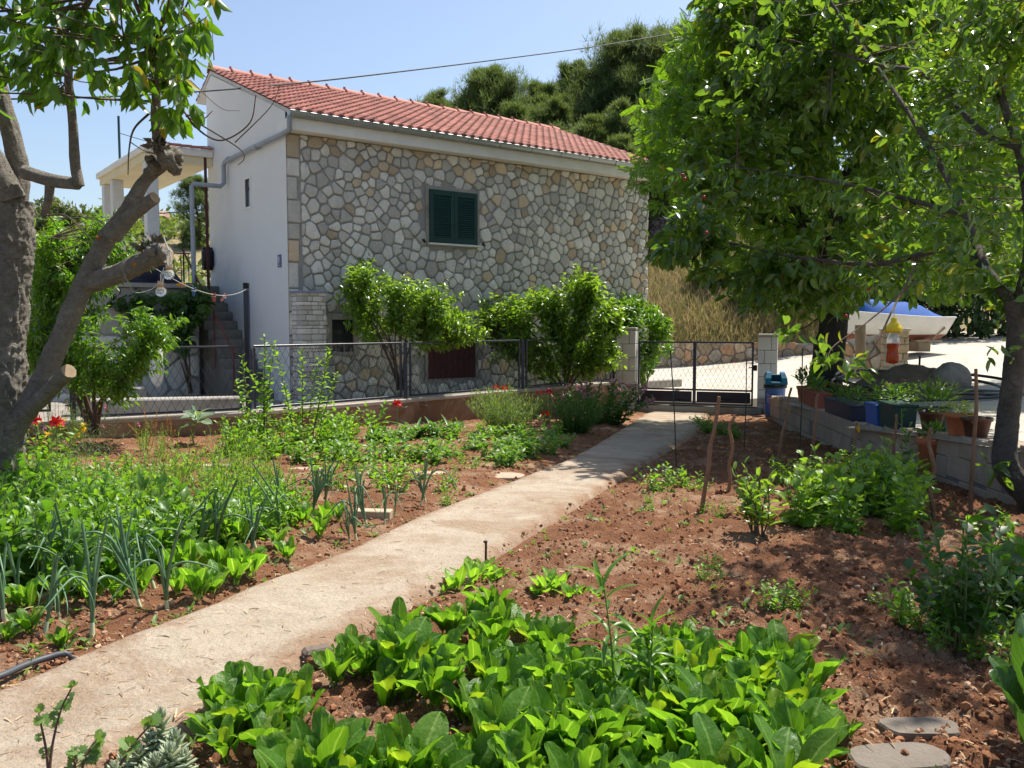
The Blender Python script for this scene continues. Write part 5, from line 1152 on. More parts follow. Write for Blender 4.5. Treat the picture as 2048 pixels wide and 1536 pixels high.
# washing line and pegs
a = P(303, 532, 5.86); bq = POST_TOP; ts = np.linspace(0, 1, 24)
lp_ = np.array([a*(1-s)+bq*s-[0, 0, .55*s*(1-s)] for s in ts]); g = Geo(); g.tube(lp_, .003, 4)
g.tube([P(x, y, 6.0) for x, y in ((247, 545), (256, 565), (270, 585), (300, 580), (318, 566))], .002, 4, seg=5)
tag(g.build('washing_line', mat('pale_line', (.5, .5, .47), rough=.8)), 'thin pale washing line from the sawn limb to the tall navy post', 'line')
def on_line(px):
    q = (lp_[:, 0]/lp_[:, 1])*F+1024; i = np.searchsorted(q, px); i = min(max(i, 1), len(q)-1); s = (px-q[i-1])/(q[i]-q[i-1]); return lp_[i-1]*(1-s)+lp_[i]*s
for px, c_, lb, rot in ((372, (.65, .28, .01), 'orange clothes peg lying along the washing line', (0, R(85), .2)), (391, (.04, .14, .38), 'blue clothes peg hanging upright on the washing line', (0, R(5), .5)), (430, (.50, .10, .06), 'red clothes peg hanging upright on the washing line', (0, R(-4), .3)), (453, (.60, .25, .2), 'faded pink clothes peg tilted on the line nearest the post', (0, R(35), .6))):
    c = on_line(px); s = c[1]/8.0*1.0
    t = thing('clothes_peg', lb, 'peg', c, 0, 'pegs on the washing line'); t.rotation_euler = rot; m_ = mat('peg_plastic', c_, rough=.5); g = Geo()
    for sx in (-1, 1): g.box((sx*.011*s-.007*s, -.007*s, -.065*s), (sx*.011*s+.007*s, .007*s, .015*s), bev=.002, M=np.array(Matrix.Rotation(sx*.12, 3, 'Y')))
    g.build('jaws', m_, t); g = Geo(); g.tube([(-.02*s, -.009*s, -.02*s), (.02*s, -.009*s, -.02*s)], .004*s, 5); g.build('spring', m_zinc, t)
# cables
def cable(name, lb, pts, ya, yb, r, m_):
    x0, x1 = pts[0][0], pts[-1][0]; g = Geo(); g.tube([P(x, y, 1/((1/ya)*(1-(x-x0)/(x1-x0))+(1/yb)*(x-x0)/(x1-x0))) for x, y in pts], r, 5, seg=6); return tag(g.build(name, m_), lb, 'cable')
m_cab = mat('grey_cable', (.05, .06, .065), rough=.7)
cable('power_cable', 'long grey overhead cable rising across the sky over the house roof', [(-160, 203), (20, 198), (200, 194), (400, 183), (610, 165), (820, 141), (1020, 116), (1190, 93), (1350, 66), (1500, 36)], 12.6, 34, .016, m_cab)
cable('aerial_line', 'thin line from the dark post to the gable above the porch roof', [(238, 266), (300, 284), (345, 291), (421, 293)], 19.5, 17.9, .008, m_cab)
cable('low_cable', 'low dark cable crossing the distant green slope behind the porch', [(-40, 428), (120, 436), (240, 432), (430, 418), (560, 402)], 30, 30, .02, m_cab)
# far house
x = PX(284, 0, 52); z0 = hz(x, 52); zr = P(292, 424, 52)[2]
t = thing('far_house', 'small distant white house with a flat reddish roof on the green slope', 'house', (x, 52, zr-3.0), R(12))
g = Geo(); g.box((-1.6, -1.5, -1.5), (1.6, 1.5, 2.6)); g.build('wall', m_white, t)
g = Geo(); v = [(-1.8, -1.8, 2.6), (1.8, -1.8, 2.6), (1.8, 1.8, 2.6), (-1.8, 1.8, 2.6), (-1.7, 0, 3.1), (1.7, 0, 3.1)]; g.add(v, [[0, 1, 5, 4], [2, 3, 4, 5], [1, 2, 5], [3, 0, 4], [3, 2, 1, 0]], smooth=False); g.build('roof', mat('faded_tiles', (.38, .24, .19), rough=.9), t)
g = Geo(); g.box((-.5, -1.53, 1.0), (.3, -1.51, 2.0)); g.build('window', m_dark, t)

# ------------------------------------------------------------------ pots on the block wall
bx = BW[:, 0]/BW[:, 1]*F+1024
def on_wall(px, back=.10):
    for i in range(len(BW)-1):
        if (bx[i]-px)*(bx[i+1]-px) <= 0:
            lo_, hi_ = 0., 1.
            for _ in range(40):
                m_ = (lo_+hi_)/2; q = BW[i]*(1-m_)+BW[i+1]*m_; v = q[0]/q[1]*F+1024
                if (v > px) == (bx[i] > px): lo_ = m_
                else: hi_ = m_
            return q+[back, 0, .003]
def tuft(gl, c, n, r_, h, tmpl, ll, seed, up=.8, mat_=0):
    r = np.random.default_rng(seed); p = rdir(n, r)*(r.random(n)**.5)[:, None]*np.array([r_, r_, h*.5])+[0, 0, h*.55]
    gl.bulk(tmpl, frames(norm(p-[0, 0, h*.2])+.5*rdir(n, r), rdir(n, r)*.6+[0, 0, up], ll*(.6+.7*r.random(n))), p+c, mat=mat_)
m_terra = mat('terracotta', (.46, .15, .07), (.38, .12, .055), (.5, .25, .15), rough=.85, scale=6)
m_pl = leafmat('pot_plant_leaf', (.05, .12, .02), (.10, .19, .03), rough=.4, trans=.4)
m_pl2 = leafmat('pot_plant_pale', (.16, .24, .06), (.26, .34, .10), rough=.45, trans=.4)
m_pink = leafmat('pink_petal', (.45, .06, .22), (.60, .16, .34), (1.5, 1.1, 1.2), rough=.5, trans=.3)
m_orng = leafmat('orange_petal', (.62, .25, .01), (.7, .36, .02), (1.3, 1.2, .6), rough=.5, trans=.3)
m_redp = leafmat('scarlet_petal', (.62, .018, .012), (.50, .010, .012), (1.4, .8, .6), rough=.45, trans=.3)
m_yel = leafmat('yellow_petal', (.75, .50, .01), (.7, .42, .01), (1.3, 1.2, .5), rough=.5, trans=.3)
PET = leaf_t(2, .45, .2, .4, .6)
PS = 1
def pot(label, px, w_, h, m_, kind, seed, square=False, back=.11, leaf=None, fl=None, pl=(40, .16, .22, .09)):
    c = on_wall(px, back) if np.isscalar(px) else np.asarray(px); t = thing('flower_pot', label, 'pot', c, R(-5), 'pots along the block wall'); g = Geo()
    if square:
        L_ = square; v = []
        for z, s in ((0, .86), (h, 1)): v += [(-w_/2*s, -L_/2, z), (w_/2*s, -L_/2, z), (w_/2*s, L_/2, z), (-w_/2*s, L_/2, z)]
        g.add(v, [[0, 1, 5, 4], [1, 2, 6, 5], [2, 3, 7, 6], [3, 0, 4, 7], [3, 2, 1, 0]], smooth=False); g.box((-w_/2-.012, -L_/2-.012, h-.03), (w_/2+.012, L_/2+.012, h), bev=.006)
    else: g.lathe([(w_*.34, 0), (w_*.36, .01), (w_*.47, h*.82), (w_*.52, h*.83), (w_*.53, h), (w_*.48, h), (w_*.46, h*.9), (.01, h*.9)], 22)
    g.build('container', m_, t); gl = Geo(); n, r_, hh, ll = pl; r_ *= .72; hh *= .6; ll *= .75
    for k in range(1 if not square else max(1, int(square/.25))):
        y0 = 0 if not square else -square/2+.12+k*.25; tuft(gl, np.array([0, y0, h*.85]), n, r_, hh, leaf or LEAF, ll, seed+k)
    o = gl.build('foliage', kind, t)
    if fl:
        gf = Geo(); r = np.random.default_rng(seed+5)
        for k in range(fl[1]):
            q = np.array([r.normal(0, r_*.6), r.uniform(-.5, .5)*(square or r_*1.2), h+hh*r.uniform(.6, 1.05)]); d = norm(rdir(6, r)*[1, 1, .3]+[0, 0, .4]); gf.bulk(PET, frames(d, [0, 0, 1.], np.full(6, .035)), np.tile(q, (6, 1)))
        gf.build('blossom', fl[0], t)
m_navyp = mat('navy_plastic', (.012, .02, .06), rough=.5); m_blup = mat('blue_plastic_box', (.015, .10, .42), rough=.45); m_dgp = mat('dark_green_plastic', (.008, .045, .045), rough=.45); m_brp = mat('brown_plastic', (.10, .04, .025), rough=.6)
pot('small terracotta pot nearest the gate pillar on the block wall', 1597, .24, .24, m_terra, m_pl, 201, pl=(90, .22, .5, .12))
pot('reddish trough beside the small terracotta pot on the wall', 1620, .22, .22, mat('red_brown_trough', (.30, .08, .05), rough=.7), m_pl, 203, square=.8, pl=(60, .2, .34, .09))
pot('dark navy trough with orange flowers on the block wall', 1678, .24, .2, m_navyp, m_pl, 206, square=1.2, fl=(m_orng, 16), pl=(70, .24, .36, .08))
pot('bright blue square planter on the block wall', 1745, .22, .25, m_blup, m_pl, 211, square=.4, pl=(90, .28, .42, .08), fl=(m_pink, 5))
pot('dark green square planter beside the blue one', 1778, .24, .27, m_dgp, m_pl, 214, square=.5, pl=(80, .26, .40, .08))
pot('orange terracotta pot with pale trailing plant by the right cherry trunk', 1900, .25, .20, m_terra, m_pl2, 217, pl=(150, .22, .20, .06))
pot('brown plastic pot overhung by the pale trailing plant', 1934, .25, .18, m_brp, m_pl2, 219, pl=(150, .26, .22, .06), leaf=BLADE)
q = G(1862, 962); pot('big terracotta pot standing in front of the block wall', q+[0, 0, -.02], .27, .46, m_terra, m_pl, 221, pl=(70, .18, .3, .10))
q = on_wall(1710, .45); q[2] = hz(q[0], q[1]); pot('dark pot with pink flowers on the drive behind the navy trough', q, .34, .26, m_navyp, m_pl, 224, fl=(m_pink, 12), pl=(90, .3, .45, .09))
q = on_wall(1800, .4); q[2] = hz(q[0], q[1]); pot('dark tub of feathery greenery behind the green planter', q, .34, .26, m_dgp, m_pl, 226, leaf=BLADE, pl=(260, .34, .5, .14))
q = on_wall(1838, .15); pot('low brown pot with upright leaves beside the big terracotta pot', q, .24, .2, m_brp, m_pl, 228, pl=(60, .2, .42, .13))
# ------------------------------------------------------------------ stakes
m_stick = mat('peeled_stick', (.27, .15, .085), (.19, .10, .055), rough=.8, scale=20); m_gbar = mat('green_rod', (.03, .045, .03), rough=.6)
for i, (tx, ty, bx_, by_, lb) in enumerate([(1438, 793, 1402, 1028, 'leaning brown stick nearest the path end in the right bed'), (1470, 832, 1455, 990, 'short brown stick beside the leaning one nearest the path'), (1583, 775, 1553, 930, 'tall leaning stick in front of the blue bin'), (1636, 787, 1622, 935, 'straight knobbly stick right of the bin'),
    (1713, 843, 1702, 950, 'short stick with a yellow leaf at its tip'), (1793, 828, 1785, 965, 'thin stick in front of the dark green planter'), (1862, 856, 1868, 1045, 'bent stick in front of the big terracotta pot'), (1952, 738, 1942, 1030, 'tallest dark stick before the brown pot')]):
    b = G(bx_, by_); tp = P(tx, ty, b[1]-.02); r = np.random.default_rng(300+i); d = tp-b; g = Geo()
    pts = [b-d*.05-b]+[d*s+r.normal(0, .010, 3) for s in (.2, .4, .55, .7, .85)]+[d]
    g.tube(pts, np.array([.017, .016, .015, .0145, .014, .013, .0125]), 7, seg=5, rough=.22, seed=i)
    for k in range(6): s = r.random(); g.blob(d*s+r.normal(0, .010, 3), .008, 5, .2, k)
    if i == 4: g.bulk(LEAF, frames(np.array([[.3, -.2, -.8]]), np.array([[0, -1., .3]]), [.09]), (d*.95)[None], mat=1)
    tag(g.build('plant_stake', [m_stick, m_yel], None, b), lb, 'stake', 'wooden stakes in the right bed')
for i, (tx, ty, bx_, by_, lb) in enumerate([(1341, 705, 1353, 935, 'thin green rod beside the end of the path'), (1493, 722, 1488, 900, 'thin green rod standing before the right gate leaf'), (1605, 700, 1598, 925, 'thin grey green rod by the terracotta trough')]):
    b = G(bx_, by_); tp = P(tx, ty, b[1]); g = Geo(); g.tube([(0, 0, -.1), (tp-b)*.5+[.008, 0, 0], tp-b], .0065, 6, seg=4); g.lathe([(.008, 0), (.009, .02), (.002, .03)], 6, tp-b-[0, 0, .005])
    tag(g.build('support_rod', m_gbar, None, b), lb, 'stake', 'thin rods in the right bed')
b = G(971, 1133); tp = P(971, 1084, b[1]); g = Geo(); h = tp[2]-b[2]; g.tube([(0, 0, -.1), (.003, 0, h)], .0065, 8); g.lathe([(.011, h-.004), (.012, h+.004), (.010, h+.007)], 10)
tag(g.build('iron_peg', mat('rusty_iron', (.10, .045, .028), (.06, .03, .02), rough=.9, scale=30), None, b), 'short rusty iron peg at the path edge behind the lettuces', 'peg')
# ------------------------------------------------------------------ slabs, plank, hose
def slab(px, py, w_, l_, lb, seed, name='stepping_stone', rz=0.0, m_=None, th=.012):
    r = np.random.default_rng(seed); a = np.sort(np.arange(9)*2*pi/9+r.normal(0, .12, 9)); rad = np.abs(np.cos(2*a))*.12+.92+r.normal(0, .06, 9)
    p = np.stack([np.sign(np.cos(a))*np.abs(np.cos(a))**.5*w_/2, np.sign(np.sin(a))*np.abs(np.sin(a))**.5*l_/2], -1)*rad[:, None]; p = chaikin(p, .2); m = len(p); z = np.array([-.05, th*.75, th])
    v = np.concatenate([np.c_[p*s, np.full(m, q)] for s, q in zip((1, 1, .96), z)]); k = np.arange(m); kn = np.roll(k, -1); g = Geo()
    g.add(v, [[a_, b_, b_+m, a_+m] for a_, b_ in zip(k, kn)]+[[a_+m, b_+m, b_+2*m, a_+2*m] for a_, b_ in zip(k, kn)]+[list(range(2*m, 3*m))], smooth=False)
    b = G(px, py); return tag(g.build(name, m_ or m_slab, None, (b[0], b[1], soil_z(b[0], b[1])-.004), rz), lb, 'slab', 'stepping slabs in the beds')
m_slab = mat('pale_slab', (.44, .35, .26), (.36, .27, .19), (.28, .18, .115), rough=.95, scale=5, bump=.01, bscale=40)
m_slabg = mat('grey_flagstone', (.20, .17, .14), (.15, .125, .10), (.18, .105, .065), rough=.95, scale=4, bump=.01, bscale=40, stain=.5)
slab(1005, 953, .42, .30, 'pale slab touching the left edge of the path', 1); slab(850, 950, .40, .18, 'pale slab half covered by soil left of the one at the path', 2); slab(610, 944, .36, .16, 'pale slab near the middle of the left bed', 3); slab(435, 936, .34, .16, 'pale slab in the left bed below the grey kale', 4); slab(312, 934, .3, .14, 'small pale slab nearest the left cherry trunk', 5)
slab(1838, 1466, .24, .12, 'grey flagstone in the shade, the farther of the two at bottom right', 6, 'flagstone', 0, m_slabg, .03); slab(1800, 1545, .30, .15, 'grey flagstone stained with red earth, nearest the bottom right edge', 7, 'flagstone', .1, m_slabg, .03)
a = G(742, 1036); g = Geo(); g.box((0, -.05, -.02), (.27, .05, .045), bev=.005); tag(g.build('timber_plank', mat('weathered_plank', (.48, .38, .27), (.38, .29, .2), rough=.9, scale=9, squash=(.4, 3, 3)), None, (a[0]-.12, a[1], soil_z(a[0], a[1])), R(-6)), 'short weathered plank end among the spring onions', 'plank')
hp = [G(x, y)+[0, 0, .010] for x, y in ((-160, 1392), (-60, 1374), (0, 1358), (45, 1338), (90, 1322), (130, 1313), (150, 1310))]; hp[-1][2] -= .03; g = Geo(); g.tube(hp, .0125, 10, seg=6)
tag(g.build('garden_hose', mat('grey_hose', (.07, .075, .085), (.05, .055, .065), rough=.5)), 'grey hose emerging from the soil at the left path edge', 'hose')
b = G(637, 1318); g = Geo(); g.box((-.06, -.04, -.03), (.05, .03, .05), bev=.012, M=np.array(Matrix.Rotation(.5, 3, 'Z'))); tag(g.build('edging_block', mat('earthy_block', (.20, .16, .125), (.14, .11, .085), rough=.95, bump=.02, bscale=40), None, b), 'rough concrete block at the path edge beside the chard', 'block')
# ------------------------------------------------------------------ vegetable beds
def gz(p): return np.array([p[0], p[1], float(soil_z(p[0], p[1]))-.008])
def leafset(g, T, az, el, L, base, mat_=0, roll=0.0, r=rng):
    az, el, L = map(np.asarray, (az, el, L)); d = np.stack([np.cos(az)*np.cos(el), np.sin(az)*np.cos(el), np.sin(el)], -1)
    up = np.stack([-np.cos(az)*np.sin(el), -np.sin(az)*np.sin(el), np.cos(el)], -1)+roll*r.normal(size=d.shape)
    g.bulk(T, frames(d, up, L), base, mat=mat_)
m_chard = leafmat('chard_leaf', (.054, .152, .015), (.118, .252, .026), (2.6, 2.35, .85), rough=.42, trans=.48, vein=((.20, .34, .08), .28), spec=.35, c3=(.17, .27, .02), p3=.10)
m_lett = leafmat('lettuce_leaf', (.11, .25, .022), (.17, .33, .035), rough=.4, trans=.42, vein=((.34, .48, .16), .12))
CH = [chard_t(.31+.035*(i % 4), .12+.10*(i % 3), .04+.13*(i % 4), .030+.014*(i % 3), .26+.05*(i % 2), i+1) for i in range(9)]
def chard_mesh(seed, n, L, m_=m_chard, T=CH, lo=1.10, hi=1.54, nm='chard_leaves'):
    r = np.random.default_rng(seed); g = Geo(); gold = 2.39996
    for i in range(n):
        q = i/max(1, n-1); az = i*gold+r.normal(0, .25); el = hi-(hi-lo)*q+r.normal(0, .12); l = L*(.62+.5*min(1, q*1.6))*(.8+.35*r.random())
        base = np.array([[math.cos(az)*.022*q, math.sin(az)*.022*q, -.005]])
        leafset(g, T[r.integers(len(T))], [az], [el], [l], base, roll=.22, r=r)
    return g.mesh(nm, m_)
CM = [chard_mesh(400+i, 12+i % 7, .094+.014*(i % 5)) for i in range(10)]
CY = [chard_mesh(430+i, 10, .105, m_lett, T=[leaf_t(7, .42, .12, .25, .5, stalk=.15, wave=.05, cols=5, seed=k+3, tipw=.2) for k in range(4)], lo=.6, nm='lettuce_leaves') for i in range(4)]
def plant(name, label, cat, me, p, sc=1.0, rz=0, group=None, tilt=0):
    o = bpy.data.objects.new(name, me); col.objects.link(o); o.location = [float(v) for v in p]; o.scale = (sc, sc, sc) if np.isscalar(sc) else sc
    o.rotation_euler = (tilt*math.sin(rz*7), tilt*math.cos(rz*5), rz); return tag(o, label, cat, group)
rp = np.random.default_rng(500)
def chards(pts, label, sc=(.9, 1.15), group='chard plants in the front bed', ms=None, name='chard_plant', cat='chard'):
    for p in pts:
        b = G(*p[:2]); s = rp.uniform(*sc)*(p[2] if len(p) > 2 else 1); plant(name, label, cat, (ms or CM)[rp.integers(len(ms or CM))], gz(b), (s, s, s*1.22), rp.random()*6.3, group, .08)
chards([(672, 1372, .8)], 'lone small chard plant beside the concrete block at the path edge')
chards([(772, 1408), (735, 1345, .95), (800, 1350), (868, 1425), (885, 1345), (835, 1385)], 'chard plant at the path side end of the big front patch')
chards([(955, 1300), (1000, 1262), (1048, 1290), (1082, 1320), (960, 1365), (1030, 1355), (905, 1300, .8)], 'tall chard plant at the back left of the big front patch')
chards([(1110, 1375), (1175, 1395), (1010, 1430), (1090, 1440), (1250, 1400), (1160, 1455), (1240, 1465), (940, 1455, .8), (1320, 1420), (1330, 1480)], 'chard plant in the thick middle of the front patch behind the seedling stems')
chards([(1375, 1335, 1.1), (1420, 1370), (1490, 1370), (1400, 1420), (1470, 1430), (1305, 1350)], 'dark chard plant at the back right of the front patch in dappled shade')
chards([(1550, 1395), (1590, 1400), (1600, 1440), (1560, 1460), (1500, 1490)], 'dark chard plant at the shaded right end of the front patch')
chards([(985, 1545, .9), (1085, 1560), (1180, 1560), (1290, 1570), (1395, 1560), (1490, 1570), (1590, 1560), (940, 1590), (1050, 1640), (1180, 1660), (1320, 1660), (1450, 1660), (1560, 1660), (960, 1510, .75), (1080, 1505, .9), (1200, 1515), (1310, 1525), (1420, 1500)], 'bright chard plant at the near edge of the front patch')
chards([(440, 1445), (485, 1405), (545, 1420), (455, 1500), (520, 1490), (590, 1410, .85), (520, 1440)], 'chard plant in the separate left clump beside the succulent')
chards([(455, 1545, .6), (540, 1530, .7), (585, 1480, .6)], 'small pale chard plant at the foot of the left clump')
chards([(630, 1610), (700, 1615), (790, 1605), (850, 1610), (580, 1640), (740, 1660)], 'chard plant cut by the bottom edge between the two clumps')
CD = [chard_mesh(480+i, 9, .24, leafmat('shade_tinted_chard_leaf', (.022, .075, .012), (.045, .12, .018), rough=.35, trans=.35, vein=((.12, .22, .06), .28)) if i == 0 else bpy.data.materials['shade_tinted_chard_leaf']) for i in range(3)]  # same chard with a darker leaf; the shade is put into its colour
chards([(2075, 1500, .95), (2105, 1440, .95), (2095, 1570, .95)], 'large chard plant with shade-tinted leaf colour at the right edge', ms=CD)
chards([(1640, 1520, .7), (1625, 1560, .8), (1690, 1500, .4)], 'straggling chard plant just right of the front patch')
def fill(poly, n, seed, dmin=.16):
    r = np.random.default_rng(seed); poly = np.array(poly, float); out = []; W_ = []
    for _ in range(4000):
        q = poly.min(0)+(poly.max(0)-poly.min(0))*r.random(2)
        if not inside(q[:1], q[1:], poly)[0]: continue
        w_ = G(*q)[:2]
        if path_dist(w_[0], w_[1]) < .06 or any(np.hypot(*(w_-z)) < dmin for z in W_): continue
        W_.append(w_); out.append(tuple(q))
        if len(out) >= n: break
    return out
# bed along the left side of the path
chards([(395, 1195), (425, 1180, .9), (340, 1160), (300, 1150), (250, 1150), (470, 1165), (500, 1150), (440, 1150, 1.1), (380, 1150), (285, 1195), (230, 1215), (180, 1215), (355, 1190), (60, 1230), (120, 1215), (650, 1060), (680, 1050), (540, 1060), (560, 1105, .9), (575, 1120, .8), (610, 1060, .8), (520, 1080), (480, 1095), (640, 1080, .8)], 'chard plant edging the left bed between the spring onions', (.75, 1.0), 'chard plants in the left bed', [chard_mesh(470+i, 12, .15, leafmat('light_chard_leaf', (.075, .20, .014), (.135, .29, .022), rough=.36, trans=.40, vein=((.36, .48, .18), .26)) if i == 0 else bpy.data.materials['light_chard_leaf']) for i in range(4)])
chards([(60, 1275, .7), (125, 1290, .6), (35, 1230, .7), (15, 1290, .6)], 'small chard plant at the far left edge of the onion row', (.8, 1.0), 'chard plants in the left bed')
def fillc(poly, n, seed, dmin): return [q for q in fill(poly, n, seed, dmin)]
chards(fill([(690, 1330), (850, 1290), (1000, 1245), (1090, 1290), (1130, 1350), (1050, 1430), (930, 1450), (860, 1420), (760, 1400)], 20, 31, .105), 'chard plant in the left half of the big front patch')
chards(fill([(1060, 1440), (1130, 1360), (1260, 1380), (1340, 1320), (1480, 1340), (1600, 1380), (1615, 1450), (1580, 1530), (1300, 1540), (1000, 1540), (930, 1500)], 44, 32, .105), 'chard plant in the right half of the big front patch')
chards(fill([(940, 1530), (1620, 1530), (1640, 1600), (940, 1600)], 20, 33, .10), 'bright chard plant at the near edge of the front patch')
chards(fill([(400, 1430), (480, 1380), (590, 1390), (610, 1450), (540, 1500), (440, 1510)], 8, 34, .10), 'chard plant in the separate left clump beside the succulent')
chards(fill([(560, 1590), (850, 1580), (870, 1640), (560, 1660)], 16, 35, .085), 'chard plant cut by the bottom edge between the two clumps')
# lettuces
for pts, lb in (([(915, 1168, 1.2), (945, 1158, 1.3), (965, 1140, 1.1)], 'bright lettuce clump beside the rusty peg at the path edge'), ([(885, 1172, .55), (1000, 1155, .6), (985, 1160, .5)], 'tiny lettuce seedling near the rusty peg'), ([(1090, 1188, 1.1), (1112, 1182, 1.1), (1075, 1190, .8)], 'glossy green lettuce clump in the open soil'), ([(1140, 1200, .7), (1165, 1195, .6), (1195, 1195, .55)], 'small lettuce seedling just right of the glossy clump')):
    chards(pts, lb, (.9, 1.1), 'lettuces in the right bed', CY, 'lettuce', 'lettuce')
# spring onions
m_onion = mat('onion_leaf', (.11, .21, .10), (.07, .15, .07), (.19, .29, .11), rough=.45, scale=6, spec=.4); m_obulb = mat('onion_bulb', (.55, .58, .38), (.4, .45, .2), rough=.5)
def onion_mesh(seed, n, h, bend=.35):
    r = np.random.default_rng(seed); g = Geo(); g.tube([(0, 0, -.02), (0, 0, .02), (0, 0, .055)], [.011, .010, .008], 8, mat=1, cap=False)
    for i in range(n):
        az = r.random()*6.3; sp = r.uniform(.03, .34); hh = h*r.uniform(.55, 1.1); d = np.array([math.cos(az), math.sin(az), 0]); b = np.array([0, 0, .05])
        p = [b, b+d*sp*hh*.15+[0, 0, hh*.3], b+d*sp*hh*.5+[0, 0, hh*.65]]
        if r.random() < bend: p += [b+d*(sp*hh*.8+.06)+[0, 0, hh*.78], b+d*(sp*hh+.16)+[0, 0, hh*(.62-.2*r.random())], b+d*(sp*hh+.2)+[0, 0, hh*.38]]
        else: p += [b+d*sp*hh+[0, 0, hh]]
        k = len(p); rad = np.array([.006, .007, .0062]+list(np.linspace(.005, .0012, k-3)))*r.uniform(.8, 1.15); g.tube(p, rad, 6, seg=5, cap=False)
    return g.mesh('onion_leaves', [m_onion, m_obulb])
OM = [onion_mesh(520+i, 5+i % 4, .33+.03*(i % 3)) for i in range(8)]
for pts, lb in (([(184, 1268, 1.2)], 'biggest spring onion with thick pale base near the path'), ([(90, 1272), (119, 1240), (12, 1250, 1.25), (40, 1215, 1.1)], 'spring onion at the far left of the onion row'), ([(281, 1218, 1.1), (334, 1212), (269, 1208), (240, 1190, 1.1), (310, 1180, 1.1)], 'spring onion right of the thick based one in the onion row'),
    ([(512, 1106), (500, 1120, .8), (578, 1064, 1.1), (565, 1075, .9)], 'spring onion among the chard in the middle of the left bed'), ([(622, 1042, 1.2), (628, 1010, 1.1), (650, 1020)], 'tall spring onion with a swollen bent stem in the left bed'), ([(700, 1082), (712, 1075, .9), (735, 1052, 1.1), (769, 1046), (790, 1030, .8)], 'spring onion by the weathered plank end'), ([(841, 1012, .9), (852, 1006, .8)], 'last spring onion of the row close to the path'), ([(430, 1110), (390, 1120), (350, 1120, 1.1), (130, 1180), (80, 1190), (20, 1170)], 'spring onion half hidden in the greens behind the row')):
    for p in pts: plant('spring_onion', lb, 'onion', OM[rp.integers(len(OM))], gz(G(*p[:2])), (p[2] if len(p) > 2 else 1)*rp.uniform(.65, 1.1), rp.random()*6.3, 'spring onions in the left bed', .2)
# generic leafy herb
def herb_mesh(seed, ns, h, spread, T, ll, per, m_, ms=m_twig, el0=.35, rough_=.5, low=.12, sr=.004, shrink=.5, nm='herb_leaves', fl=None, flm=None, bow=.15):
    r = np.random.default_rng(seed); g = Geo()
    for i in range(ns):
        az = r.random()*6.3; s = spread*math.sqrt(r.random()); d = np.array([math.cos(az), math.sin(az), 0]); hh = h*r.uniform(.65, 1.08)*(1-.25*s/max(spread, .01)); b = d*s*.3
        p = np.array([b-[0, 0, .03], b+d*s*.3+[0, 0, hh*.4]+r.normal(0, .02, 3), b+d*s*.8+[0, 0, hh]]); q, _ = spline(p, [1, 1, 1], 6)
        g.tube(q, np.linspace(sr, sr*.4, len(q)), 4, mat=1, cap=False)
        u = low+(1-low)*(np.arange(per)+r.random(per))/per; base = np.stack([np.interp(u*(len(q)-1), np.arange(len(q)), q[:, k]) for k in range(3)], -1)
        leafset(g, T if not isinstance(T, list) else T[i % len(T)], np.arange(per)*2.4+r.random()*6, el0+r.normal(0, .35, per)+.5*u**3, ll*(1-shrink*u)*(.7+.5*r.random(per)), base, roll=rough_, r=r)
        if fl and r.random() < fl[1]:
            c = q[-1]; n = fl[2]; dd = norm(rdir(n, r)+[0, 0, .35]); g.bulk(PET, frames(dd, [0, 0, 1.], np.full(n, fl[0])), np.tile(c, (n, 1)), mat=2)
    return g.mesh(nm, [m_, ms]+([flm] if flm else []))
m_stemg = mat('green_stem', (.16, .24, .06), (.11, .17, .04), rough=.6)
m_mus = leafmat('mustard_leaf', (.10, .225, .018), (.17, .31, .032), rough=.42, trans=.42)
m_dill = leafmat('feathery_herb', (.14, .26, .03), (.22, .36, .05), rough=.5, trans=.4)
m_pot = leafmat('potato_leaf', (.085, .19, .028), (.14, .27, .045), rough=.45, trans=.38)
m_lav = leafmat('lavender_leaf', (.11, .18, .05), (.17, .25, .08), rough=.55, trans=.35)
m_dkg = leafmat('deep_shade_tinted_herb_leaf', (.028, .088, .013), (.055, .135, .019), rough=.42, trans=.4)  # deep green, darkened further so the leaf colour carries the parsley's shade
LOB = leaf_t(5, .55, .15, .3, .5, wave=.06, cols=5, seed=3, tipw=.22, stalk=.12)
m_rkt = leafmat('rocket_leaf', (.06, .155, .018), (.105, .215, .03), rough=.4, trans=.42)
RKT = [herb_mesh(605+i, 8, .36, .15, [LOB, chard_t(.24, .1, .4, .03, .3, i+30)], .15, 7, m_rkt, m_stemg, el0=.75, low=.02, shrink=.5) for i in range(3)]
MUS = [herb_mesh(600+i, 9, .38, .17, [LOB, LEAF], .105, 11, m_mus, m_stemg, el0=.5, low=.02, shrink=.55) for i in range(4)]
DIL = [herb_mesh(610+i, 11, .55, .20, BLADE, .12, 22, m_dill, m_stemg, el0=.9, low=.1, sr=.0035, shrink=.6, fl=(.012, .5, 5), flm=m_yel) for i in range(4)]
POT = [herb_mesh(620+i, 13, .19, .20, [LEAF_ROUND, leaf_t(4, .5, .15, .3, .5)], .068, 12, m_pot, m_stemg, el0=.15, low=.15, shrink=.25) for i in range(5)]
WEE = [herb_mesh(630+i, 8, .28, .18, [LEAF_ROUND, LEAF], .07, 9, m_mus, m_stemg, el0=.3, low=.08, shrink=.3) for i in range(4)]
def herbs(ms, pts, name, label, cat, group, sc=(.85, 1.15)):
    for p in pts: plant(name, label, cat, ms[rp.integers(len(ms))], gz(G(*p[:2])), (p[2] if len(p) > 2 else 1)*rp.uniform(*sc), rp.random()*6.3, group, .05)
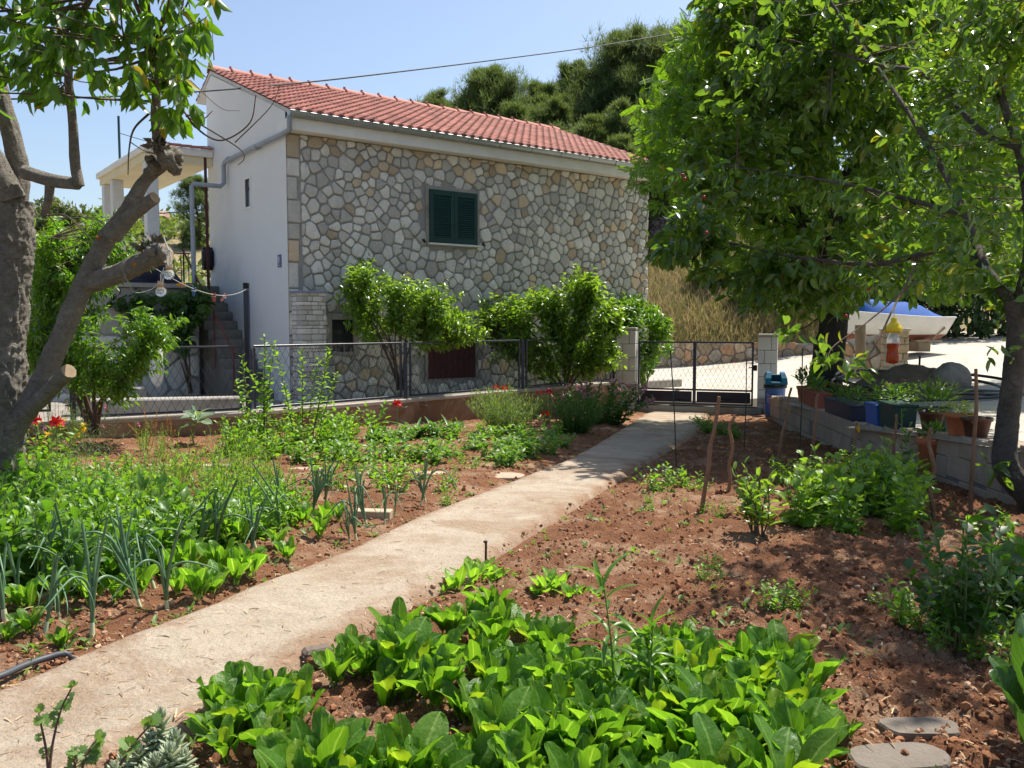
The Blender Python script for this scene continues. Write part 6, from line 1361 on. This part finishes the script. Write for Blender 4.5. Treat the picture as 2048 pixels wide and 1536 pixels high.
herbs(MUS, fill([(-60, 1040), (60, 1010), (250, 1060), (420, 1100), (330, 1140), (150, 1170), (-60, 1190)], 34, 1, .15), 'leafy_green', 'leafy salad green in the dense mass behind the onion row', 'greens', 'salad greens in the left bed', (.85, 1.2))
herbs(RKT, fill([(-60, 1040), (60, 1010), (250, 1060), (440, 1090), (330, 1150), (150, 1190), (-60, 1210)], 30, 71, .14), 'broad_green', 'darker broad leaved green in the mass behind the onion row', 'greens', 'broad greens in the left bed', (.9, 1.3))
herbs(DIL, fill([(-40, 1010), (120, 980), (400, 1050), (300, 1110), (0, 1120)], 12, 72, .2), 'flowering_herb', 'feathery herb poking out of the greens behind the onion row', 'herb', 'feathery herbs gone to seed', (.6, .9))
herbs(MUS, fill([(380, 1050), (560, 1020), (600, 1050), (500, 1090), (420, 1105)], 22, 2, .11), 'leafy_green', 'leafy salad green between the onions in the middle of the left bed', 'greens', 'salad greens in the left bed', (.7, 1.0))
herbs(WEE, fill([(60, 960), (230, 960), (330, 1010), (280, 1060), (60, 1040)], 26, 3, .13), 'leafy_green', 'low pale green herb in front of the left cherry trunk', 'greens', 'salad greens in the left bed', (.9, 1.3))
herbs(DIL, [(395, 975, 1.0), (430, 1000), (350, 985, .9), (470, 985, 1.1), (500, 1000, 1.1), (545, 985), (300, 985, .9), (560, 1010, .9), (440, 1040, .9), (520, 1040, .8), (330, 1030, .8), (480, 960, 1.0)], 'flowering_herb', 'tall feathery yellow green herb running to seed in the left bed', 'herb', 'feathery herbs gone to seed')
herbs(DIL, [(285, 905, .75), (320, 915, .7), (100, 1000, .8), (190, 1000, .8)], 'flowering_herb', 'slender pale herb standing near the left cherry trunk', 'herb', 'feathery herbs gone to seed')
herbs(MUS, fill([(450, 905), (560, 885), (740, 868), (760, 885), (650, 905), (520, 925)], 14, 61, .2), 'leafy_green', 'bushy green weed at the foot of the footing wall below the saplings', 'greens', 'bushy greens along the footing wall', (1.0, 1.5))
herbs(WEE, fill([(200, 960), (400, 940), (640, 930), (900, 960), (860, 1000), (650, 990), (450, 1010), (260, 1020)], 26, 62, .25), 'leafy_green', 'low scattered green plant in the open soil of the left bed', 'greens', 'scattered low greens in the left bed', (.7, 1.2))
herbs(MUS, [(480, 905, 1.0), (520, 900, 1.1), (560, 895, 1.1), (600, 890, 1.15), (640, 885, 1.1), (680, 880, 1.0), (640, 905, .8), (590, 905, .8), (705, 870, .9), (460, 915, .7)], 'leafy_green', 'bushy green weed at the foot of the footing wall below the saplings', 'greens', 'bushy greens along the footing wall')
herbs(POT, [(797, 890, 1.1), (770, 885), (815, 880), (700, 917, 1.1), (660, 925), (725, 925, .9), (772, 925), (828, 927), (875, 908), (905, 915, .8), (856, 877), (900, 880), (870, 930, .8), (605, 925, .9)], 'potato_plant', 'low potato plant in the open middle of the left bed', 'potato plant', 'potato plants in the left bed', (1.1, 1.45))
herbs(POT, [(950, 902, 1.1), (990, 922, 1.15), (1025, 915), (1055, 918, 1.1), (1090, 910), (970, 880), (1010, 892, 1.1), (1055, 890), (1095, 885), (1120, 895, .9), (1005, 935, .8), (1130, 870, .8)], 'potato_plant', 'potato plant in the dense block near the path and rosemary', 'potato plant', 'potato plants in the left bed', (1.15, 1.5))
herbs(WEE, [(940, 940, .6), (960, 935, .5), (925, 930, .5), (910, 945, .4)], 'seedling', 'fine low weed beside the slab at the path', 'weed', 'small seedlings in the beds')
herbs(WEE, [(890, 985, .7), (892, 1005, .6), (905, 975, .6)], 'seedling', 'small pepper seedling by the last spring onion', 'seedling', 'small seedlings in the beds')
# right bed plants
MUB = [herb_mesh(606+i, 7, .42, .16, [leaf_t(6, .7, .12, .35, .45, wave=.08, cols=7, seed=5+i, tipw=.3, tp=.4, stalk=.2), LOB], .15, 8, leafmat('pale_mustard_leaf', (.13, .25, .035), (.22, .35, .06), rough=.36, trans=.42) if i == 0 else bpy.data.materials['pale_mustard_leaf'], m_stemg, el0=.55, low=.05, shrink=.5) for i in range(3)]
herbs(MUB+MUS[:1], fill([(1600, 1010), (1690, 975), (1780, 985), (1850, 1030), (1830, 1075), (1740, 1085), (1640, 1075), (1590, 1050)], 20, 6, .13), 'leafy_green', 'leafy mustard plant in the sunlit clump of the right bed', 'greens', 'mustard clump in the right bed', (.9, 1.2))
herbs(WEE, [(1310, 985, .9), (1345, 975, .9), (1375, 978, .9), (1330, 990, .8), (1395, 985, .7)], 'tomato_seedling', 'spindly tomato seedling beside the path end of the right bed', 'seedling', 'young tomatoes in the right bed')
herbs(WEE, [(1420, 1145, .5), (1415, 1165, .5), (1440, 1035, .4), (1410, 1030, .45), (1295, 1010, .4), (1300, 1025, .35)], 'seedling', 'tiny seedling alone in the bare red soil', 'seedling', 'small seedlings in the beds')
herbs(WEE, [(1560, 1222, .6), (1590, 1222, .6), (1535, 1225, .45)], 'seedling', 'low weed patch in the dappled shade of the right bed', 'weed', 'small seedlings in the beds')
herbs(WEE, [(1800, 1250, .7), (1830, 1240, .6), (1850, 1270, .6), (1780, 1225, .5), (1870, 1310, .6), (1960, 1320, .7), (2000, 1300, .7), (2020, 1340, .6)], 'seedling', 'scattered weed in the shade near the parsley clump', 'weed', 'weeds in the shaded bed')
herbs([herb_mesh(640, 26, .58, .22, [leaf_t(3, .8, .1, .2, .5, cols=5, wave=.06, seed=2), LEAF], .075, 13, m_dkg, m_stemg, el0=.35, low=.3, shrink=.2)], [(1925, 1300, 1.0)], 'parsley_clump', 'tall dark parsley clump with shade-tinted leaf colour at the right', 'parsley', None, (1, 1))
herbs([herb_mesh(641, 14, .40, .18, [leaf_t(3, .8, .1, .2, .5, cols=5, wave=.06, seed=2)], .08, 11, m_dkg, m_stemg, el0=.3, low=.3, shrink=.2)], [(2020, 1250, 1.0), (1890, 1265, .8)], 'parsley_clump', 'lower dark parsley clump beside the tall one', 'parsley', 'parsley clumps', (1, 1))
herbs([herb_mesh(642, 4, .3, .25, [LOB], .15, 5, m_mus, m_stemg, el0=.25, low=.4, shrink=.1)], [(2035, 1150, .9), (2065, 1120, 1.0), (1960, 1075, .7)], 'squash_plant', 'young squash plant with broad leaves at the right edge', 'squash', 'squash plants', (1, 1))
herbs([herb_mesh(643, 9, .42, .2, LEAF, .11, 14, m_lemon, m_twig, el0=.5, low=.28, shrink=.3, sr=.007)], [(1515, 1075, 1.15)], 'citrus_sapling', 'small citrus sapling with glossy leaves in a soil basin', 'sapling', None, (1, 1))
herbs([herb_mesh(644, 3, .95, .05, LEAF, .1, 16, m_dkg, m_stemg, el0=.2, low=.1, shrink=.3, sr=.006)], [(1815, 1020, 1.0)], 'bean_plant', 'tall climbing bean plant before the green planter', 'bean plant', None, (1, 1))
herbs(WEE, fill([(1530, 965), (1700, 945), (1860, 975), (1900, 1010), (1840, 1010), (1700, 965), (1560, 985)], 10, 8, .2), 'tomato_seedling', 'young tomato plant behind the mustard clump', 'seedling', 'young tomatoes in the right bed')
herbs(POT, [(1420, 865, 1.2), (1445, 872, 1.1), (1400, 850, 1.0), (1470, 880, .9)], 'potato_plant', 'shaded leafy plant just inside the gate on the right', 'greens', 'shaded greens by the gate')
herbs(DIL, [(1408, 855, .8), (1432, 860, .75)], 'flowering_herb', 'feathery herb in shade just inside the gate', 'herb', 'feathery herbs by the gate')
# peach seedlings among the chard
for x, y, h, lb, sd in ((1232, 1440, .60, 'tall narrow leaved seedling rising out of the front chard patch', 650), (1318, 1430, .44, 'shorter narrow leaved seedling with reddish tip in the front chard patch', 651)):
    herbs([herb_mesh(sd, 1 if sd == 650 else 2, h, .03, leaf_t(6, .17, .3, .55, .55), .155, 26, m_peach, m_stemg, el0=.5, low=.1, shrink=.25, sr=.005, rough_=.3)], [(x, y)], 'peach_seedling', lb, 'seedling', 'narrow leaved seedlings', (1, 1))
# saplings in front of the fence, kale, reddish docks
herbs([herb_mesh(655, 5, 1.3, .34, leaf_t(3, .5, .2, .2, .5), .10, 34, m_mus, m_twig, el0=.3, low=.42, shrink=.35, sr=.007)], [(528, 905, 1.15)], 'fence_sapling', 'thin sapling in front of the fence by the tall navy post', 'sapling', None, (1, 1))
herbs([herb_mesh(656, 8, 1.25, .52, leaf_t(3, .5, .2, .2, .5), .10, 34, m_mus, m_twig, el0=.3, low=.40, shrink=.35, sr=.007)], [(598, 898, 1.1)], 'fence_sapling', 'spreading sapling in front of the fence before the stone column', 'sapling', None, (1, 1))
herbs([herb_mesh(657, 1, .33, .02, [LOB], .20, 9, leafmat('kale_leaf', (.12, .20, .13), (.17, .25, .15), rough=.5, trans=.25, vein=((.4, .5, .4), .15)), m_stemg, el0=.25, low=.7, shrink=.1, sr=.010)], [(388, 893, 1.5)], 'kale_plant', 'grey green kale on a bare stem before the footing wall', 'kale', None, (1, 1))
herbs([herb_mesh(658, 4, .62, .16, LEAF_ROUND, .028, 34, leafmat('rusty_seed', (.25, .09, .03), (.30, .15, .05), rough=.7, trans=.3), m_stemg, el0=.6, low=.5, shrink=.2)], [(290, 912), (335, 908, .8)], 'dock_plant', 'rusty seeding dock stem before the footing wall', 'dock', 'seeding docks', (1, 1))
# rosemary, lavender, flowering bush by the path
herbs([herb_mesh(660, 130, .50, .42, leaf_t(2, .13, .3, .3, .15), .07, 30, m_lav, m_stemg, el0=.9, low=.1, sr=.003, shrink=.3)], [(1012, 868, 1.45)], 'rosemary_bush', 'bright spiky rosemary bush beside the red lilies', 'rosemary', None, (1, 1))
herbs([herb_mesh(661, 110, .45, .38, leaf_t(2, .13, .3, .3, .15), .07, 30, m_dkg, m_stemg, el0=.9, low=.1, sr=.003, shrink=.3)], [(1148, 868, 1.4)], 'lavender_bush', 'darker spiky lavender bush in front of the pink flowers', 'lavender', None, (1, 1))
herbs([herb_mesh(662, 90, .60, .62, [LEAF, leaf_t(3, .4, .2, .2, .5)], .085, 22, m_dkg, m_stemg, el0=.35, low=.12, sr=.004, shrink=.2, fl=(.05, .7, 14), flm=leafmat('soft_pink_petal', (.60, .24, .33), (.70, .38, .44), (1.3, 1.1, 1.1), rough=.5, trans=.3))], [(1205, 848, 1.35)], 'flowering_bush', 'rounded bush with soft pink flower heads beside the gate pillar', 'bush', None, (1, 1))
herbs([herb_mesh(663, 26, .34, .3, BLADE, .07, 14, leafmat('dianthus_leaf', (.12, .18, .10), (.16, .23, .13), rough=.55, trans=.3), m_stemg, el0=.8, low=.1, sr=.002, fl=(.022, .35, 7), flm=m_pink)], [(178, 918, 1.7)], 'dianthus_clump', 'grey green dianthus clump with pink flowers near the left trunk', 'flowers', None, (1, 1))
herbs([herb_mesh(664, 12, .36, .22, LEAF, .1, 10, m_mus, m_stemg, el0=.5, low=.1, fl=(.035, .8, 9), flm=m_yel)], [(95, 945, 1.5)], 'yellow_flowers', 'clump of yellow flowers beside the left cherry trunk', 'flowers', None, (1, 1))
herbs([herb_mesh(665, 14, .6, .22, BLADE, .09, 26, m_mus, m_stemg, el0=.6, low=.1, fl=(.02, .5, 8), flm=m_pink)], [(110, 890, 1.1), (150, 885, .9)], 'tall_flowers', 'tall leafy stems with a few pink flowers behind the yellow ones', 'flowers', 'tall flower stems by the left trunk', (1, 1))
# lilies and strap leaved clumps
STRAP = leaf_t(7, .085, .25, .55, .12)
m_strap = leafmat('strap_leaf', (.06, .14, .035), (.10, .20, .05), rough=.4, trans=.35)
def lily_mesh(seed, nl, h, nf, L=.34):
    r = np.random.default_rng(seed); g = Geo(); n = nl
    if n: leafset(g, STRAP, r.random(n)*6.3, .75+.4*r.random(n), L*(.7+.5*r.random(n)), np.zeros((n, 3))+r.normal(0, .015, (n, 3))*[1, 1, 0], roll=.15, r=r)
    if nf:
        g.tube([(0, 0, -.02), (.005, 0, h*.5), (0, 0, h)], [.007, .006, .005], 6, mat=1, seg=3)
        for k in range(nf):
            az = k*6.28/nf+r.random(); d = norm(np.array([math.cos(az), math.sin(az), .35])); c = np.array([0, 0, h])+d*.02
            e = norm(np.cross(d, [0, 0, 1.])); f_ = np.cross(e, d); a = np.arange(6)*pi/3; pd_ = norm(d+.75*(np.cos(a)[:, None]*e+np.sin(a)[:, None]*f_)); up = d-.2*pd_
            g.bulk(leaf_t(4, .42, .2, .5, .5), frames(pd_, -up*0+d, np.full(6, .066)), np.tile(c, (6, 1)), mat=2)
    return g.mesh('lily', [m_strap, m_stemg, m_redp])
for p, h, nf, nl, lb in (((795, 880), .46, 3, 9, 'single red lily on a tall stem left of the rosemary'), ((992, 842), .58, 3, 5, 'red lily rising behind the rosemary, left of its pair'), ((1010, 842), .58, 4, 4, 'red lily rising behind the rosemary, right of its pair'), ((1077, 842), .50, 2, 5, 'upright red lily between rosemary and lavender'), ((1097, 848), .54, 3, 5, 'red lily just left of the pink flowering bush'), ((1090, 868), .30, 2, 4, 'low red lily at the foot of the lavender'), ((75, 950), .50, 4, 5, 'red lily next to the left cherry trunk'), ((117, 952), .48, 4, 5, 'red lily right of the one by the left trunk')):
    plant('red_lily', lb, 'lily', lily_mesh(int(p[0]), nl, h, nf), gz(G(*p)), 1.0, rp.random()*6, 'red lilies')
for p, n, L, lb in (((750, 888), 12, .34, 'blue green iris clump at the footing wall left of the red lily'), ((835, 878), 22, .36, 'arching strap leaved clump at the footing wall'), ((868, 876), 22, .42, 'tall strap leaved clump with a drooping stalk at the footing wall'), ((905, 872), 14, .36, 'upright iris clump left of the rosemary')):
    plant('iris_clump', lb, 'iris', lily_mesh(int(p[0])+3, n, .3, 0, L), gz(G(*p)), 1.1, rp.random()*6, 'strap leaved clumps at the wall')
# succulent and young currant shoot in the near left corner
m_succ = leafmat('succulent_leaf', (.34, .41, .255), (.44, .50, .34), (1.3, 1.3, 1.0), rough=.55, trans=.15, c3=(.36, .36, .2), p3=.1)
def fat(n=6, w=.30):
    g = Geo(); t_ = np.linspace(0, 1, 7); rad = w*.5*np.array([.55, .75, .9, 1, .92, .6, .05]); g.tube(np.c_[0*t_, t_, -.10*t_+.22*t_**2], rad, 7, cap=False, flat=.55); return np.concatenate(g.v), np.concatenate(g.l).reshape(-1, 4), np.zeros((7*7, 2))
FAT = fat()
b = gz(G(305, 1560)); t = thing('succulent', 'grey green fleshy succulent with stacked rosettes at the path edge', 'succulent', b); r = np.random.default_rng(670)
for x, y, dY, sc in ((322, 1425, .03, 1.0), (350, 1470, -.01, 1.1), (300, 1470, .02, 1.0), (275, 1500, -.02, 1.0), (340, 1500, -.07, 1.15), (245, 1515, .0, .9), (370, 1510, -.03, 1.0), (310, 1520, -.10, 1.1), (225, 1535, -.04, .85), (280, 1545, -.11, 1.0), (365, 1560, -.1, 1.0)):
    tip = P(x, y, b[1]+dY)-b; g = Geo(); root = np.array([tip[0]*.55, tip[1]*.5, -.03]); q, _ = spline(np.array([root, tip*.6+root*.4, tip]), [1, 1, 1], 6); g.tube(q, .008, 6, mat=1)
    n = 58; u = (np.arange(n)+.5)/n; base = np.stack([np.interp(.25+.75*u, np.linspace(0, 1, len(q)), q[:, k]) for k in range(3)], -1); ax_ = norm(tip-root)
    leafset(g, FAT, np.arange(n)*2.399+r.random(), -.15+1.45*u**2.2+r.normal(0, .08, n), .056*sc*(1-.62*u**2), base, roll=.1, r=r); g.build('rosette', [m_succ, m_stemg], t)
b = gz(G(120, 1600)); t = thing('currant_shoot', 'young shoot with small toothed round leaves in the near left corner', 'shoot', b); g = Geo(); gl = Geo(); r = np.random.default_rng(675)
_a = np.linspace(-pi*.9, pi*.9, 19); rr_ = .5+.07*np.cos(np.arange(19)*pi); v = [(0, .5, 0)]+[(q*math.sin(a_), .5-q*math.cos(a_)*-1, -.12*abs(math.sin(a_))) for q, a_ in zip(rr_, _a)]
TOOTH = (np.array(v), np.array([[0, i+1, i+2, i+3] for i in range(0, 17, 2)]), np.zeros((20, 2)))
for pts in ([(98, 1560), (92, 1500), (82, 1450), (78, 1425)], [(98, 1560), (105, 1490), (122, 1420), (145, 1372)], [(160, 1580), (168, 1520), (185, 1490), (200, 1470)], [(148, 1580), (150, 1520), (150, 1500)], [(240, 1530), (265, 1490), (300, 1450)]):
    q = np.array([P(x, y, b[1]+.02*k) for k, (x, y) in enumerate(pts)])-b; g.tube(q, np.linspace(.0042, .002, len(q)), 5, seg=4)
    sp, _ = spline(q, np.ones(len(q)), 4); n = 9; idx = r.integers(2, len(sp), n); d = norm(rdir(n, r)*[1, .8, .4]+[0, 0, .1]); gl.bulk(TOOTH, frames(d, np.array([0, -.5, .7])+.4*r.normal(size=(n, 3)), .018+.022*r.random(n)), sp[idx])
    n = 5; d = norm(rdir(n, r)+[0, 0, .8]); gl.bulk(TOOTH, frames(d, rdir(n, r)+[0, 0, 1], np.full(n, .016)), np.tile(sp[-1], (n, 1)))
g.build('stems', mat('reddish_stem', (.14, .07, .05), rough=.7), t); gl.build('leaves', leafmat('currant_leaf', (.10, .19, .05), (.16, .26, .07), rough=.5, trans=.35), t)
# weeds scattered over the beds and path edges
r = np.random.default_rng(690); n = 2600; y = 2.2*(7.5)**r.random(n); x = (r.random(n)*1.4-.78)*(y+.3); pdv = path_dist(x, y); k = inside(x, y, POLY) & (pdv > .0) & ((fbm(x, y, 1.1, 3, 77) > .5) | (pdv < .12)) & (r.random(n) < .8); x, y = x[k], y[k]; g = Geo()
z = soil_z(x, y); m_ = 6
for j in range(m_):
    n = len(x); az = r.random(n)*6.3; el = r.uniform(.1, 1.2, n); leafset(g, LEAF if j % 2 else leaf_t(2, .16, .2, .3, .4), az, el, .02+.045*r.random(n), np.stack([x, y, z], -1)+.012*r.normal(size=(n, 3))*[1, 1, .3], roll=.3, r=r)
tag(g.build('weeds', leafmat('weed_leaf', (.08, .17, .03), (.15, .24, .06), rough=.5, trans=.4)), kind='stuff')
